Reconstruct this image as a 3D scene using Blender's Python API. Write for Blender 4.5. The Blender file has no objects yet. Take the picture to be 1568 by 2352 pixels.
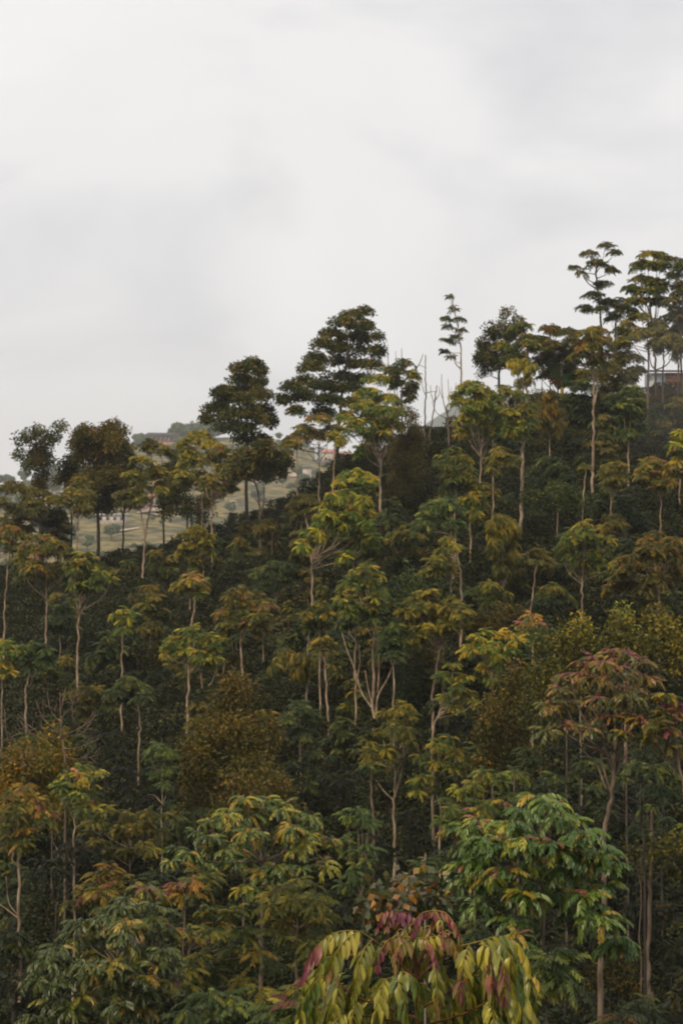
import bpy, math, random
import numpy as np
from mathutils import Vector
rng = np.random.default_rng(7)
random.seed(7)
S = bpy.context.scene

# ---------------------------------------------------------------- camera, sky, sun, exposure
cam_d = bpy.data.cameras.new('camera'); cam = bpy.data.objects.new('camera', cam_d)
S.collection.objects.link(cam); S.camera = cam
cam.location = (0, 0, 0); cam.rotation_euler = (math.radians(90), 0, 0)
cam_d.sensor_fit = 'VERTICAL'; cam_d.sensor_height = 36; cam_d.lens = 70
cam_d.clip_start = 0.3; cam_d.clip_end = 20000
cam_d.dof.use_dof = True; cam_d.dof.focus_distance = 10.5; cam_d.dof.aperture_fstop = 11
F = 70 / 36 * 2352.0          # focal length in units of the 1568 x 2352 sketch grid

SUN_EL, SUN_AZ = math.radians(44), math.radians(-142)   # azimuth from +Y, towards +X
world = bpy.data.worlds.new('World'); S.world = world; world.use_nodes = True
wn, wl = world.node_tree.nodes, world.node_tree.links
wn.clear()
def N(nodes, t, **kw):
    n = nodes.new(t)
    for k, v in kw.items(): setattr(n, k, v)
    return n
wo = N(wn, 'ShaderNodeOutputWorld'); bg = N(wn, 'ShaderNodeBackground'); bg.inputs[1].default_value = 0.10
sky = N(wn, 'ShaderNodeTexSky', sky_type='NISHITA'); sky.sun_disc = False
sky.sun_elevation = SUN_EL; sky.sun_rotation = SUN_AZ; sky.altitude = 1600; sky.dust_density = 2
tc = N(wn, 'ShaderNodeTexCoord')
mp = N(wn, 'ShaderNodeMapping'); mp.inputs['Scale'].default_value = (1.0, 1.0, 2.0); mp.inputs['Location'].default_value = (0.35, 0, 0.12)
n1 = N(wn, 'ShaderNodeTexNoise'); n1.inputs['Scale'].default_value = 5.5; n1.inputs['Detail'].default_value = 6; n1.inputs['Roughness'].default_value = 0.5; n1.inputs['Distortion'].default_value = 0.5
r1 = N(wn, 'ShaderNodeValToRGB')
e = r1.color_ramp.elements
CS = 5.3
e[0].position = 0.30; e[0].color = (0.83, 0.825, 0.84, 1)
e[1].position = 0.66; e[1].color = (1.06, 1.04, 1.02, 1)
m = r1.color_ramp.elements.new(0.46); m.color = (1.0, 0.98, 0.972, 1)
sc = N(wn, 'ShaderNodeVectorMath', operation='SCALE'); sc.inputs['Scale'].default_value = CS
mx = N(wn, 'ShaderNodeMix', data_type='RGBA'); mx.inputs['Factor'].default_value = 0.97
wl.new(tc.outputs['Generated'], mp.inputs[0]); wl.new(mp.outputs[0], n1.inputs['Vector'])
wl.new(n1.outputs['Fac'], r1.inputs[0])
# a small faint cloud wisp standing before the overcast
nz = N(wn, 'ShaderNodeVectorMath', operation='NORMALIZE'); sub = N(wn, 'ShaderNodeVectorMath', operation='SUBTRACT'); sub.inputs[1].default_value = (-0.0355, 0.985, 0.160)
ms_ = N(wn, 'ShaderNodeVectorMath', operation='MULTIPLY'); ms_.inputs[1].default_value = (1.25, 1, 1.0); ln = N(wn, 'ShaderNodeVectorMath', operation='LENGTH')
n2 = N(wn, 'ShaderNodeTexNoise'); n2.inputs['Scale'].default_value = 34; n2.inputs['Detail'].default_value = 4
ad = N(wn, 'ShaderNodeMath', operation='MULTIPLY_ADD'); ad.inputs[1].default_value = 0.055
mrw = N(wn, 'ShaderNodeMapRange', interpolation_type='SMOOTHSTEP'); mrw.inputs['From Min'].default_value = 0.030; mrw.inputs['From Max'].default_value = 0.060
mrw.inputs['To Min'].default_value = 0.92; mrw.inputs['To Max'].default_value = 1.0
mw = N(wn, 'ShaderNodeVectorMath', operation='SCALE')
wl.new(tc.outputs['Generated'], nz.inputs[0]); wl.new(nz.outputs[0], sub.inputs[0]); wl.new(sub.outputs[0], ms_.inputs[0]); wl.new(ms_.outputs[0], ln.inputs[0])
wl.new(tc.outputs['Generated'], n2.inputs['Vector']); wl.new(n2.outputs['Fac'], ad.inputs[0]); wl.new(ln.outputs['Value'], ad.inputs[2]); wl.new(ad.outputs[0], mrw.inputs['Value'])
wl.new(r1.outputs[0], mw.inputs[0]); wl.new(mrw.outputs[0], mw.inputs['Scale']); wl.new(mw.outputs[0], sc.inputs[0])
wl.new(sky.outputs[0], mx.inputs['A']); wl.new(sc.outputs[0], mx.inputs['B'])
wl.new(mx.outputs['Result'], bg.inputs[0]); wl.new(bg.outputs[0], wo.inputs[0])

sun_d = bpy.data.lights.new('sun', 'SUN'); sun = bpy.data.objects.new('sun', sun_d); S.collection.objects.link(sun)
sun_d.energy = 1.5; sun_d.angle = math.radians(12); sun_d.color = (1.0, 0.82, 0.56)
sv = Vector((math.sin(SUN_AZ) * math.cos(SUN_EL), math.cos(SUN_AZ) * math.cos(SUN_EL), math.sin(SUN_EL)))
sun.rotation_euler = sv.to_track_quat('Z', 'Y').to_euler()
S.view_settings.view_transform = 'Standard'; S.view_settings.look = 'None'
S.view_settings.exposure = 0.8; S.view_settings.gamma = 1.0; S.view_settings.use_curve_mapping = False
S.cycles.max_bounces = 6; S.cycles.diffuse_bounces = 2; S.cycles.glossy_bounces = 1; S.cycles.transmission_bounces = 3
S.cycles.transparent_max_bounces = 4; S.cycles.volume_bounces = 0
S.cycles.caustics_reflective = False; S.cycles.caustics_refractive = False
S.render.filter_size = 1.6 if hasattr(S.render, 'filter_size') else 1.5
S.cycles.filter_width = 1.9

# ---------------------------------------------------------------- materials
def new_mat(name):
    m = bpy.data.materials.new(name); m.use_nodes = True
    nt = m.node_tree; nt.nodes.clear()
    return m, nt.nodes, nt.links
def leaf_mat(name, rough=0.5, spec=0.22, trans=0.26, vein=False):
    m, n, l = new_mat(name)
    out = N(n, 'ShaderNodeOutputMaterial'); at = N(n, 'ShaderNodeAttribute', attribute_name='Col')
    tcn = N(n, 'ShaderNodeTexCoord'); no = N(n, 'ShaderNodeTexNoise'); no.inputs['Scale'].default_value = 9.0 if not vein else 30
    no.inputs['Detail'].default_value = 3
    mr = N(n, 'ShaderNodeMapRange'); mr.inputs['To Min'].default_value = 0.7; mr.inputs['To Max'].default_value = 1.3
    mr.inputs['From Min'].default_value = 0.3; mr.inputs['From Max'].default_value = 0.7
    vm = N(n, 'ShaderNodeVectorMath', operation='SCALE')
    l.new(tcn.outputs['Object'], no.inputs['Vector']); l.new(no.outputs['Fac'], mr.inputs['Value'])
    l.new(at.outputs['Color'], vm.inputs[0]); l.new(mr.outputs[0], vm.inputs['Scale'])
    pr = N(n, 'ShaderNodeBsdfPrincipled'); pr.inputs['Roughness'].default_value = rough
    pr.inputs['Specular IOR Level'].default_value = spec
    tr = N(n, 'ShaderNodeBsdfTranslucent'); ms = N(n, 'ShaderNodeMixShader'); ms.inputs[0].default_value = trans
    l.new(vm.outputs[0], pr.inputs['Base Color']); l.new(vm.outputs[0], tr.inputs['Color'])
    l.new(pr.outputs[0], ms.inputs[1]); l.new(tr.outputs[0], ms.inputs[2]); l.new(ms.outputs[0], out.inputs[0])
    return m
M_leaf = leaf_mat('leaf')
M_leaf_dark = leaf_mat('thick_leaf', 0.6, 0.22, 0.15)
M_leaf_near = leaf_mat('glossy_leaf', 0.36, 0.5, 0.25, True)
def noise_mat(name, c1, c2, scale=8, rough=0.9, bump=0.3, stretch=(1, 1, 1), c3=None, coord='Object'):
    m, n, l = new_mat(name)
    out = N(n, 'ShaderNodeOutputMaterial'); pr = N(n, 'ShaderNodeBsdfPrincipled'); pr.inputs['Roughness'].default_value = rough
    pr.inputs['Specular IOR Level'].default_value = 0.2
    t = N(n, 'ShaderNodeTexCoord'); mpn = N(n, 'ShaderNodeMapping'); mpn.inputs['Scale'].default_value = stretch
    no = N(n, 'ShaderNodeTexNoise'); no.inputs['Scale'].default_value = scale; no.inputs['Detail'].default_value = 6
    cr = N(n, 'ShaderNodeValToRGB'); cr.color_ramp.elements[0].position = 0.35; cr.color_ramp.elements[1].position = 0.65
    cr.color_ramp.elements[0].color = (*c1, 1); cr.color_ramp.elements[1].color = (*c2, 1)
    if c3: x = cr.color_ramp.elements.new(0.5); x.color = (*c3, 1)
    bp = N(n, 'ShaderNodeBump'); bp.inputs['Strength'].default_value = bump
    l.new(t.outputs[coord], mpn.inputs[0]); l.new(mpn.outputs[0], no.inputs['Vector']); l.new(no.outputs['Fac'], cr.inputs[0])
    l.new(cr.outputs[0], pr.inputs['Base Color']); l.new(no.outputs['Fac'], bp.inputs['Height']); l.new(bp.outputs[0], pr.inputs['Normal'])
    l.new(pr.outputs[0], out.inputs[0])
    return m
M_bark = noise_mat('pale_bark', (0.15, 0.10, 0.068), (0.42, 0.32, 0.23), 5, stretch=(2, 2, 0.6), c3=(0.27, 0.195, 0.135))
M_bark_mid = noise_mat('brown_bark', (0.07, 0.05, 0.035), (0.19, 0.14, 0.10), 5, stretch=(2, 2, 0.6))
M_bark_dark = noise_mat('dark_bark', (0.025, 0.022, 0.018), (0.06, 0.052, 0.042), 5, stretch=(2, 2, 0.6))
M_twig = noise_mat('green_stem', (0.14, 0.11, 0.02), (0.26, 0.18, 0.035), 20)
M_pstem = noise_mat('purple_stem', (0.07, 0.03, 0.015), (0.14, 0.06, 0.025), 20)
M_soil = noise_mat('leaf_litter', (0.012, 0.011, 0.006), (0.034, 0.026, 0.013), 1.6, c3=(0.018, 0.02, 0.008), coord='Object')

# far valley side: fields, scrub, bare earth
def far_mat():
    m, n, l = new_mat('far_fields')
    out = N(n, 'ShaderNodeOutputMaterial'); pr = N(n, 'ShaderNodeBsdfPrincipled'); pr.inputs['Roughness'].default_value = 0.95
    pr.inputs['Specular IOR Level'].default_value = 0.1
    t = N(n, 'ShaderNodeTexCoord')
    a = N(n, 'ShaderNodeTexNoise'); a.inputs['Scale'].default_value = 0.035; a.inputs['Detail'].default_value = 5; a.inputs['Distortion'].default_value = 1.2
    b = N(n, 'ShaderNodeTexNoise'); b.inputs['Scale'].default_value = 0.13; b.inputs['Detail'].default_value = 6; b.inputs['Roughness'].default_value = 0.7
    ca = N(n, 'ShaderNodeValToRGB'); ca.color_ramp.interpolation = 'EASE'
    els = ca.color_ramp.elements
    els[0].position = 0.30; els[0].color = (0.085, 0.09, 0.055, 1)
    els[1].position = 0.70; els[1].color = (0.34, 0.25, 0.15, 1)
    for p, c in ((0.42, (0.14, 0.13, 0.06)), (0.52, (0.24, 0.19, 0.075)), (0.60, (0.12, 0.115, 0.06))):
        q = els.new(p); q.color = (*c, 1)
    cb = N(n, 'ShaderNodeValToRGB'); cb.color_ramp.elements[0].position = 0.42; cb.color_ramp.elements[1].position = 0.56
    cb.color_ramp.elements[0].color = (0.30, 0.36, 0.38, 1); cb.color_ramp.elements[1].color = (1.1, 1.05, 1, 1)
    mu = N(n, 'ShaderNodeMix', data_type='RGBA', blend_type='MULTIPLY'); mu.inputs['Factor'].default_value = 1
    l.new(t.outputs['Object'], a.inputs['Vector']); l.new(t.outputs['Object'], b.inputs['Vector'])
    l.new(a.outputs['Fac'], ca.inputs[0]); l.new(b.outputs['Fac'], cb.inputs[0])
    l.new(ca.outputs[0], mu.inputs['A']); l.new(cb.outputs[0], mu.inputs['B']); l.new(mu.outputs['Result'], pr.inputs['Base Color'])
    l.new(pr.outputs[0], out.inputs[0]); return m
M_far = far_mat()
M_mount = noise_mat('mountain_forest', (0.03, 0.045, 0.03), (0.06, 0.08, 0.05), 0.003, bump=0)
M_brick = noise_mat('red_brick', (0.42, 0.17, 0.11), (0.58, 0.30, 0.21), 3)
M_terr = noise_mat('terracotta', (0.36, 0.16, 0.11), (0.48, 0.25, 0.18), 0.8)
M_white = noise_mat('white_wall', (0.34, 0.28, 0.23), (0.50, 0.44, 0.38), 0.5)
M_roof = noise_mat('grey_roof', (0.08, 0.075, 0.07), (0.16, 0.15, 0.14), 1.5)
M_darkroof = noise_mat('dark_roof', (0.035, 0.035, 0.03), (0.08, 0.075, 0.06), 2)
M_glass = noise_mat('window_pane', (0.02, 0.025, 0.03), (0.05, 0.06, 0.07), 1, rough=0.2, bump=0)
M_metal = noise_mat('pale_metal', (0.5, 0.52, 0.54), (0.72, 0.74, 0.76), 2, rough=0.5)
M_blue = noise_mat('blue_paint', (0.35, 0.42, 0.48), (0.45, 0.52, 0.58), 2)
M_mortar = noise_mat('mortar', (0.2, 0.17, 0.14), (0.32, 0.28, 0.24), 6)

# ---------------------------------------------------------------- object helpers
def tag(o, label=None, cat=None, group=None, kind=None):
    if label: o['label'] = label
    if cat: o['category'] = cat
    if group: o['group'] = group
    if kind: o['kind'] = kind
    return o
def link(o, parent=None):
    S.collection.objects.link(o)
    if parent: o.parent = parent
    return o
def empty(name, loc=(0, 0, 0)):
    o = bpy.data.objects.new(name, None); o.empty_display_size = 0.2; o.location = loc
    return link(o)
TRIS = [0]
def mesh_np(name, V, Q=None, T=None, mat=None, col=None, smooth=False):
    """V (n,3); Q (k,4) quads; T (k,3) tris"""
    me = bpy.data.meshes.new(name)
    fl, st, tot = [], [], 0
    nq = 0 if Q is None else len(Q); ntr = 0 if T is None else len(T)
    loops = []
    if nq: loops.append(np.asarray(Q).reshape(-1))
    if ntr: loops.append(np.asarray(T).reshape(-1))
    loops = np.concatenate(loops).astype(np.int32)
    starts = np.concatenate([np.arange(nq) * 4, nq * 4 + np.arange(ntr) * 3]).astype(np.int32)
    me.vertices.add(len(V)); me.vertices.foreach_set('co', np.asarray(V, dtype=np.float32).reshape(-1))
    me.loops.add(len(loops)); me.loops.foreach_set('vertex_index', loops)
    me.polygons.add(nq + ntr); me.polygons.foreach_set('loop_start', starts)
    if smooth: me.polygons.foreach_set('use_smooth', np.ones(nq + ntr, dtype=bool))
    if col is not None:
        a = me.color_attributes.new('Col', 'FLOAT_COLOR', 'POINT')
        c = np.ones((len(V), 4), dtype=np.float32); c[:, :3] = col
        a.data.foreach_set('color', c.reshape(-1))
    me.update(calc_edges=True)
    if mat: me.materials.append(mat)
    TRIS[0] += nq * 2 + ntr
    return me
def mobj(name, me, parent=None, loc=None):
    o = bpy.data.objects.new(name, me)
    if loc is not None: o.location = loc
    return link(o, parent)

class MB:
    """collects boxes, tubes and quads into one mesh"""
    def __init__(s): s.V = []; s.Q = []; s.T = []; s.n = 0
    def add(s, V, Q, T=()):
        V = np.asarray(V, float)
        s.V.append(V); s.Q += [tuple(i + s.n for i in q) for q in Q]; s.T += [tuple(i + s.n for i in t) for t in T]; s.n += len(V)
    def box(s, a, b):
        x0, y0, z0 = a; x1, y1, z1 = b
        s.add([(x0, y0, z0), (x1, y0, z0), (x1, y1, z0), (x0, y1, z0), (x0, y0, z1), (x1, y0, z1), (x1, y1, z1), (x0, y1, z1)],
              [(0, 3, 2, 1), (4, 5, 6, 7), (0, 1, 5, 4), (1, 2, 6, 5), (2, 3, 7, 6), (3, 0, 4, 7)])
    def tube(s, P, R, k=7):
        P = np.asarray(P, float); n = len(P)
        R = np.broadcast_to(np.asarray(R, float), (n,))
        V = []
        for i in range(n):
            d = P[min(i + 1, n - 1)] - P[max(i - 1, 0)]; d /= (np.linalg.norm(d) + 1e-9)
            a = np.cross(d, (0, 1, 0.13)); a /= (np.linalg.norm(a) + 1e-9); b = np.cross(d, a)
            for j in range(k):
                t = 2 * math.pi * j / k
                V.append(P[i] + R[i] * (a * math.cos(t) + b * math.sin(t)))
        Q = [(i * k + j, i * k + (j + 1) % k, (i + 1) * k + (j + 1) % k, (i + 1) * k + j) for i in range(n - 1) for j in range(k)]
        V.append(P[-1]); T = [((n - 1) * k + j, (n - 1) * k + (j + 1) % k, n * k) for j in range(k)]
        s.add(V, Q, T)
    def build(s, name, mat, parent=None, smooth=True, org=(0, 0, 0)):
        me = mesh_np(name, np.concatenate(s.V) - np.asarray(org), np.array(s.Q) if s.Q else None, np.array(s.T) if s.T else None, mat, smooth=smooth)
        return mobj(name, me, parent)

def W(px, py, d): return np.array([(px - 784) / F * d, d, (1176 - py) / F * d])
def smooth_path(P, sub=5, wob=0.0):
    P = np.asarray(P, float)
    if len(P) < 2: return P
    Pe = np.vstack([2 * P[0] - P[1], P, 2 * P[-1] - P[-2]]); out = []
    for i in range(1, len(Pe) - 2):
        for t in np.linspace(0, 1, sub, endpoint=False):
            a, b, c, d = Pe[i - 1:i + 3]
            out.append(0.5 * ((2 * b) + (-a + c) * t + (2 * a - 5 * b + 4 * c - d) * t * t + (-a + 3 * b - 3 * c + d) * t ** 3))
    out.append(P[-1]); out = np.array(out)
    if wob: out[1:-1] += rng.normal(0, wob, (len(out) - 2, 3)) * (1, 1, 0.3)
    return out

# ---------------------------------------------------------------- terrain
RPX = np.array([-3000, 0, 220, 400, 560, 700, 800, 950, 1200, 1568, 2400, 5000])
RPY = np.array([1330, 1305, 1300, 1240, 1200, 1120, 1060, 990, 925, 890, 830, 700])
YR = 110.0
def zr(x):
    px = 784 + x / YR * F
    return (1176 - np.interp(px, RPX, RPY)) / F * YR - 0.9
def crest(x):
    px = 784 + x / 1000 * F
    return (1176 - np.interp(px, [-9000, -2000, 0, 120, 230, 320, 450, 640, 760, 900, 1300, 4000], [900, 1050, 1118, 1105, 1060, 1014, 1008, 1006, 1028, 1050, 1080, 1000])) / F * 1000
def h(x, y):
    x = np.asarray(x, float); y = np.asarray(y, float)
    r = zr(x)
    a = np.interp(y, [-60, 2, 28], [3, -1.8, -14.0])
    t = np.clip((y - 28) / (YR - 28), 0, 1)
    z = np.where(y < 28, a, -14.0 + (r + 14.0) * t)
    back = r - 0.42 * (np.maximum(y, YR) - YR)
    far = np.interp(y, [110, 260, 520], [-40, -42, -22])
    c = crest(x)
    tt = np.clip((y - 520) / 480, 0, 1)
    far = np.where(y > 520, -22 + (c + 22) * (tt ** 0.9), far)
    far = np.where(y > 1000, c - 0.10 * (y - 1000), far)
    far = far + np.where(y > 300, 1.6 * np.sin(x * 0.021 + 1) * np.sin(y * 0.017) + 0.8 * np.sin(x * .07 + y * .03), 0)
    far = np.where(y > 1000, np.maximum(far, -60), far)
    z = np.where(y > YR, np.maximum(back, far), z)
    z = z + np.where(y < 130, 0.18 * np.sin(x * 0.9 + y * 0.4) * np.sin(y * 0.7), 0)
    return z
def hs(x, y): return float(h(np.array(x), np.array(y)))
def depth_at(px, py, d0=38, d1=111):
    for d in np.arange(d0, d1, 0.25):
        if hs((px - 784) / F * d, d) >= (1176 - py) / F * d: return float(d)
    return d1 - 2.0

def build_ground():
    ys = np.concatenate([np.linspace(-40, 130, 150), np.geomspace(133, 1500, 90), np.geomspace(1600, 3250, 8)])
    us = np.linspace(-0.75, 0.75, 150)
    Y, U = np.meshgrid(ys, us, indexing='ij'); X = U * (Y + 70)
    Z = h(X, Y); V = np.stack([X, Y, Z], -1).reshape(-1, 3)
    n, m_ = Y.shape
    i = np.arange(n - 1)[:, None] * m_ + np.arange(m_ - 1)[None, :]
    Q = np.stack([i, i + 1, i + m_ + 1, i + m_], -1).reshape(-1, 4)
    me = mesh_np('ground', V, Q, None, M_soil, smooth=True); me.materials.append(M_far)
    yc = V[Q[:, 0], 1]; me.polygons.foreach_set('material_index', (yc > 150).astype(np.int32))
    tag(mobj('ground', me), 'dark leaf-covered slope rising to the ridge and the far valley side', kind='structure')
build_ground()

# distant mountains
def mountain(name, dist, prof, label):
    xs = np.linspace(-0.7 * dist, 0.7 * dist, 160); rows = 14
    V = []
    for k in range(rows):
        s_ = k / (rows - 1)
        y = dist - 0.25 * dist * (1 - s_) ; hh = prof(xs) * (1 - (1 - s_) ** 1.6) - 130 * (1 - s_) - 65 * s_
        hh = hh + 12 * np.sin(xs * 0.01 + k) * s_ * (1 - s_)
        V.append(np.stack([xs, np.full_like(xs, y), hh], -1))
    V.append(np.stack([xs, np.full_like(xs, dist * 1.3), np.full_like(xs, -130)], -1))
    V = np.concatenate(V); m_ = 160; n = rows + 1
    i = np.arange(n - 1)[:, None] * m_ + np.arange(m_ - 1)[None, :]
    Q = np.stack([i, i + 1, i + m_ + 1, i + m_], -1).reshape(-1, 4)
    tag(mobj(name, mesh_np(name, V, Q, None, M_mount, smooth=True)), label, kind='structure')
mountain('distant_mountain', 2500, lambda x: 65 + 2500 / F * (1176 - np.interp(784 + x / 2500 * F, [-4000, 0, 60, 300, 900, 960, 1010, 1100, 1250, 1400, 1700, 4000], [1000, 1112, 1122, 1150, 1040, 985, 952, 900, 905, 960, 1010, 940])),
         'blue grey mountain slope fading in haze behind the ridge')
tag(bpy.data.objects['distant_mountain'], kind='structure')

# ---------------------------------------------------------------- foliage templates
def leaflet_poly(ll, lw, n=0):
    if n == 0: return np.array([(0, 0, 0), (ll * .42, lw * .5, 0), (ll, 0, -ll * .08), (ll * .42, -lw * .5, 0)]), [(0, 3, 2, 1)]
def frond(L=0.42, pairs=7, ll=0.13, lw=0.048, droop=1.0, seed=0, up=0.35, rs=2):
    """a pinnate leaf along +x; returns V, Q"""
    r = np.random.default_rng(seed)
    V = []; Q = []; n = 0
    def rach(t):
        ang = up - droop * t * 1.25
        return ang
    ts = np.linspace(0, 1, 9); pts = [np.zeros(3)]
    for t in ts[1:]:
        a = rach(t); pts.append(pts[-1] + np.array([math.cos(a), 0, math.sin(a)]) * L / 8)
    pts = np.array(pts); pts[:, 1] += np.sin(ts * 2) * r.normal(0, .03) * L
    w = 0.006 * L / 0.42
    for i in range(0, 8, rs):
        a, b = pts[i], pts[i + rs]
        V += [a + (0, w, 0), a - (0, w, 0), b - (0, w, 0), b + (0, w, 0)]; Q.append((n, n + 1, n + 2, n + 3)); n += 4
    for i in range(pairs):
        t = 0.22 + 0.76 * i / (pairs - 1) if pairs > 1 else 0.9
        f = t * 8; k = min(int(f), 7); p = pts[k] + (pts[k + 1] - pts[k]) * (f - k); a = rach(t)
        fw = np.array([math.cos(a), 0, math.sin(a)])
        size = (1 - 0.45 * abs(t - 0.5) * 2 * 0.8) * r.uniform(.85, 1.15)
        for sgn in (1, -1):
            side = np.array([0, sgn, 0])
            d = side * 0.8 + fw * 0.45 + np.array([0, 0, -0.62 * droop + r.normal(0, .14)]); d /= np.linalg.norm(d)
            wd = fw - d * fw.dot(d); wd /= np.linalg.norm(wd)
            wd = wd + np.cross(d, wd) * r.normal(0, .25); wd /= np.linalg.norm(wd)
            l_ = ll * size; w_ = lw * size * 0.5
            tip = p + d * l_ + np.array([0, 0, -0.15 * l_])
            V += [p, p + d * l_ * .45 + wd * w_, tip, p + d * l_ * .45 - wd * w_]; Q.append((n, n + 1, n + 2, n + 3)); n += 4
    return np.array(V), np.array(Q)
def rosette(leaves, tmpl, pitch=(0.0, 0.5), seed=0):
    """leaves radiating about +z; returns V, Q, per-vertex leaf id"""
    r = np.random.default_rng(seed); Vs = []; Qs = []; ids = []; n = 0
    for i in range(leaves):
        V, Q = tmpl[r.integers(len(tmpl))]
        az = 2 * math.pi * (i + r.uniform(-.3, .3)) / leaves; pi_ = r.uniform(*pitch); s_ = r.uniform(.75, 1.15)
        c, s = math.cos(pi_), math.sin(pi_); X = V * s_
        X = np.stack([X[:, 0] * c - X[:, 2] * s, X[:, 1], X[:, 0] * s + X[:, 2] * c], -1)
        c, s = math.cos(az), math.sin(az)
        X = np.stack([X[:, 0] * c - X[:, 1] * s, X[:, 0] * s + X[:, 1] * c, X[:, 2]], -1)
        Vs.append(X); Qs.append(Q + n); ids.append(np.full(len(V), i)); n += len(V)
    return np.concatenate(Vs), np.concatenate(Qs), np.concatenate(ids)
def cluster(k, rad, ll, lw, seed=0, hang=0.3, fz=.8):
    """a ball of single leaves"""
    r = np.random.default_rng(seed); V = []; Q = []; ids = []
    for i in range(k):
        d = r.normal(size=3); d /= np.linalg.norm(d); p = d * rad * r.uniform(.35, 1) * (1, 1, fz)
        a = d + r.normal(0, .6, 3) + np.array([0, 0, -hang]); a /= np.linalg.norm(a)
        b = np.cross(a, r.normal(size=3)); b /= np.linalg.norm(b)
        l_ = ll * r.uniform(.7, 1.2); w_ = lw * r.uniform(.8, 1.1) * .5
        V += [p, p + a * l_ * .5 + b * w_, p + a * l_, p + a * l_ * .5 - b * w_]; Q.append((4 * i, 4 * i + 1, 4 * i + 2, 4 * i + 3)); ids += [i] * 4
    return np.array(V), np.array(Q), np.array(ids)

FR_F = [frond(.42, 5, .16, .085, 1.0, s, rs=8) for s in range(4)]
FR_M = [frond(.44, 6, .145, .066, 1.05, s, rs=8) for s in range(4)]
FR_N = [frond(.42, 7, .12, .052, 1.05, s, rs=4) for s in range(5)]
FR_D = [frond(.46, 6, .14, .05, 1.7, s, up=.25, rs=8) for s in range(4)]
STY = {
    'plumefar': dict(u=[rosette(9, FR_F, (-.25, .5), seed=s) for s in range(7)], r=.38, k=.74, mat=M_leaf),
    'plume':    dict(u=[rosette(9, FR_M, (-.25, .5), seed=s) for s in range(7)], r=.40, k=.78, mat=M_leaf),
    'plumenear':dict(u=[rosette(9, FR_N, (-.25, .5), seed=s) for s in range(7)], r=.40, k=.64, mat=M_leaf),
    'droop':    dict(u=[rosette(8, FR_D, (-.4, .3), seed=s) for s in range(7)], r=.36, mat=M_leaf),
    'pad':      dict(u=[cluster(70, .36, .14, .08, s) for s in range(6)], r=.36, mat=M_leaf_dark),
    'shelf':    dict(u=[cluster(84, .38, .15, .085, s, .35, .55) for s in range(6)], r=.34, mat=M_leaf_dark),
    'fine':     dict(u=[cluster(64, .30, .10, .055, s, .6) for s in range(6)], r=.30, mat=M_leaf),
    'tiny':     dict(u=[cluster(120, .40, .10, .055, s, .5) for s in range(6)], r=.38, mat=M_leaf),
    'broad':    dict(u=[cluster(40, .30, .13, .095, s, .9) for s in range(6)], r=.30, mat=M_leaf_near),
}
# leaf pigments (linear), deep and coffee darkened further to carry slope shade: old leaves first, then the young flush at the tips
PAL = {
    'green':  dict(o=[(.045, .060, .015), (.062, .076, .018), (.085, .092, .02)], y=[(.26, .22, .03), (.18, .17, .026), (.28, .20, .032)], f=.42),
    'bright': dict(o=[(.055, .082, .018), (.078, .105, .022), (.12, .135, .025)], y=[(.36, .31, .036), (.25, .25, .032), (.36, .25, .032)], f=.60, t=[(.34, .17, .05)], tn=1),
    'deep':   dict(o=[(.030, .050, .018), (.040, .062, .022), (.055, .072, .024)], y=[(.14, .15, .03), (.10, .12, .025)], f=.32),
    'dark':   dict(o=[(.028, .032, .011), (.038, .042, .013), (.05, .05, .015)], y=[(.12, .09, .02), (.09, .075, .017)], f=.40),
    'olive':  dict(o=[(.060, .056, .014), (.080, .068, .016), (.10, .076, .017)], y=[(.22, .16, .025), (.16, .13, .02)], f=.40),
    'brown':  dict(o=[(.070, .058, .015), (.095, .072, .017), (.11, .075, .017)], y=[(.19, .11, .02), (.16, .11, .018)], f=.3),
    'orange': dict(o=[(.12, .088, .014), (.16, .11, .016), (.09, .078, .014)], y=[(.32, .17, .02), (.25, .15, .016)], f=.4),
    'red':    dict(o=[(.055, .060, .015), (.078, .074, .017), (.10, .082, .018)], y=[(.24, .18, .028), (.20, .16, .026), (.24, .14, .03)], f=.5, t=[(.30, .095, .06), (.27, .075, .065)], tn=2),
    'mixed':  dict(o=[(.048, .062, .018), (.066, .082, .022), (.09, .098, .024)], y=[(.26, .22, .03), (.22, .21, .03), (.28, .20, .032)], f=.42, t=[(.30, .095, .07), (.22, .06, .06)], tn=2),
    'yellow': dict(o=[(.09, .088, .018), (.13, .115, .02), (.075, .078, .016)], y=[(.34, .26, .03), (.26, .21, .026)], f=.5),
    'purple': dict(o=[(.055, .064, .016), (.09, .082, .018), (.11, .085, .018)], y=[(.24, .17, .028), (.20, .13, .025), (.24, .12, .03)], f=.75, t=[(.27, .05, .09), (.22, .04, .075), (.32, .10, .06)], tn=6),
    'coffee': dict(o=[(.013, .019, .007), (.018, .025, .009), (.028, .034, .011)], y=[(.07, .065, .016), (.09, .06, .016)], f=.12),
    'emerald':dict(o=[(.044, .078, .02), (.07, .108, .024), (.10, .13, .026)], y=[(.24, .24, .03), (.17, .19, .028), (.26, .19, .03)], f=.40, t=[(.20, .05, .045), (.28, .10, .05)], tn=2),
    'rust':   dict(o=[(.05, .062, .025), (.065, .072, .03), (.09, .065, .022)], y=[(.34, .17, .05), (.30, .20, .05), (.22, .07, .05)], f=.4),
}
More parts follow.
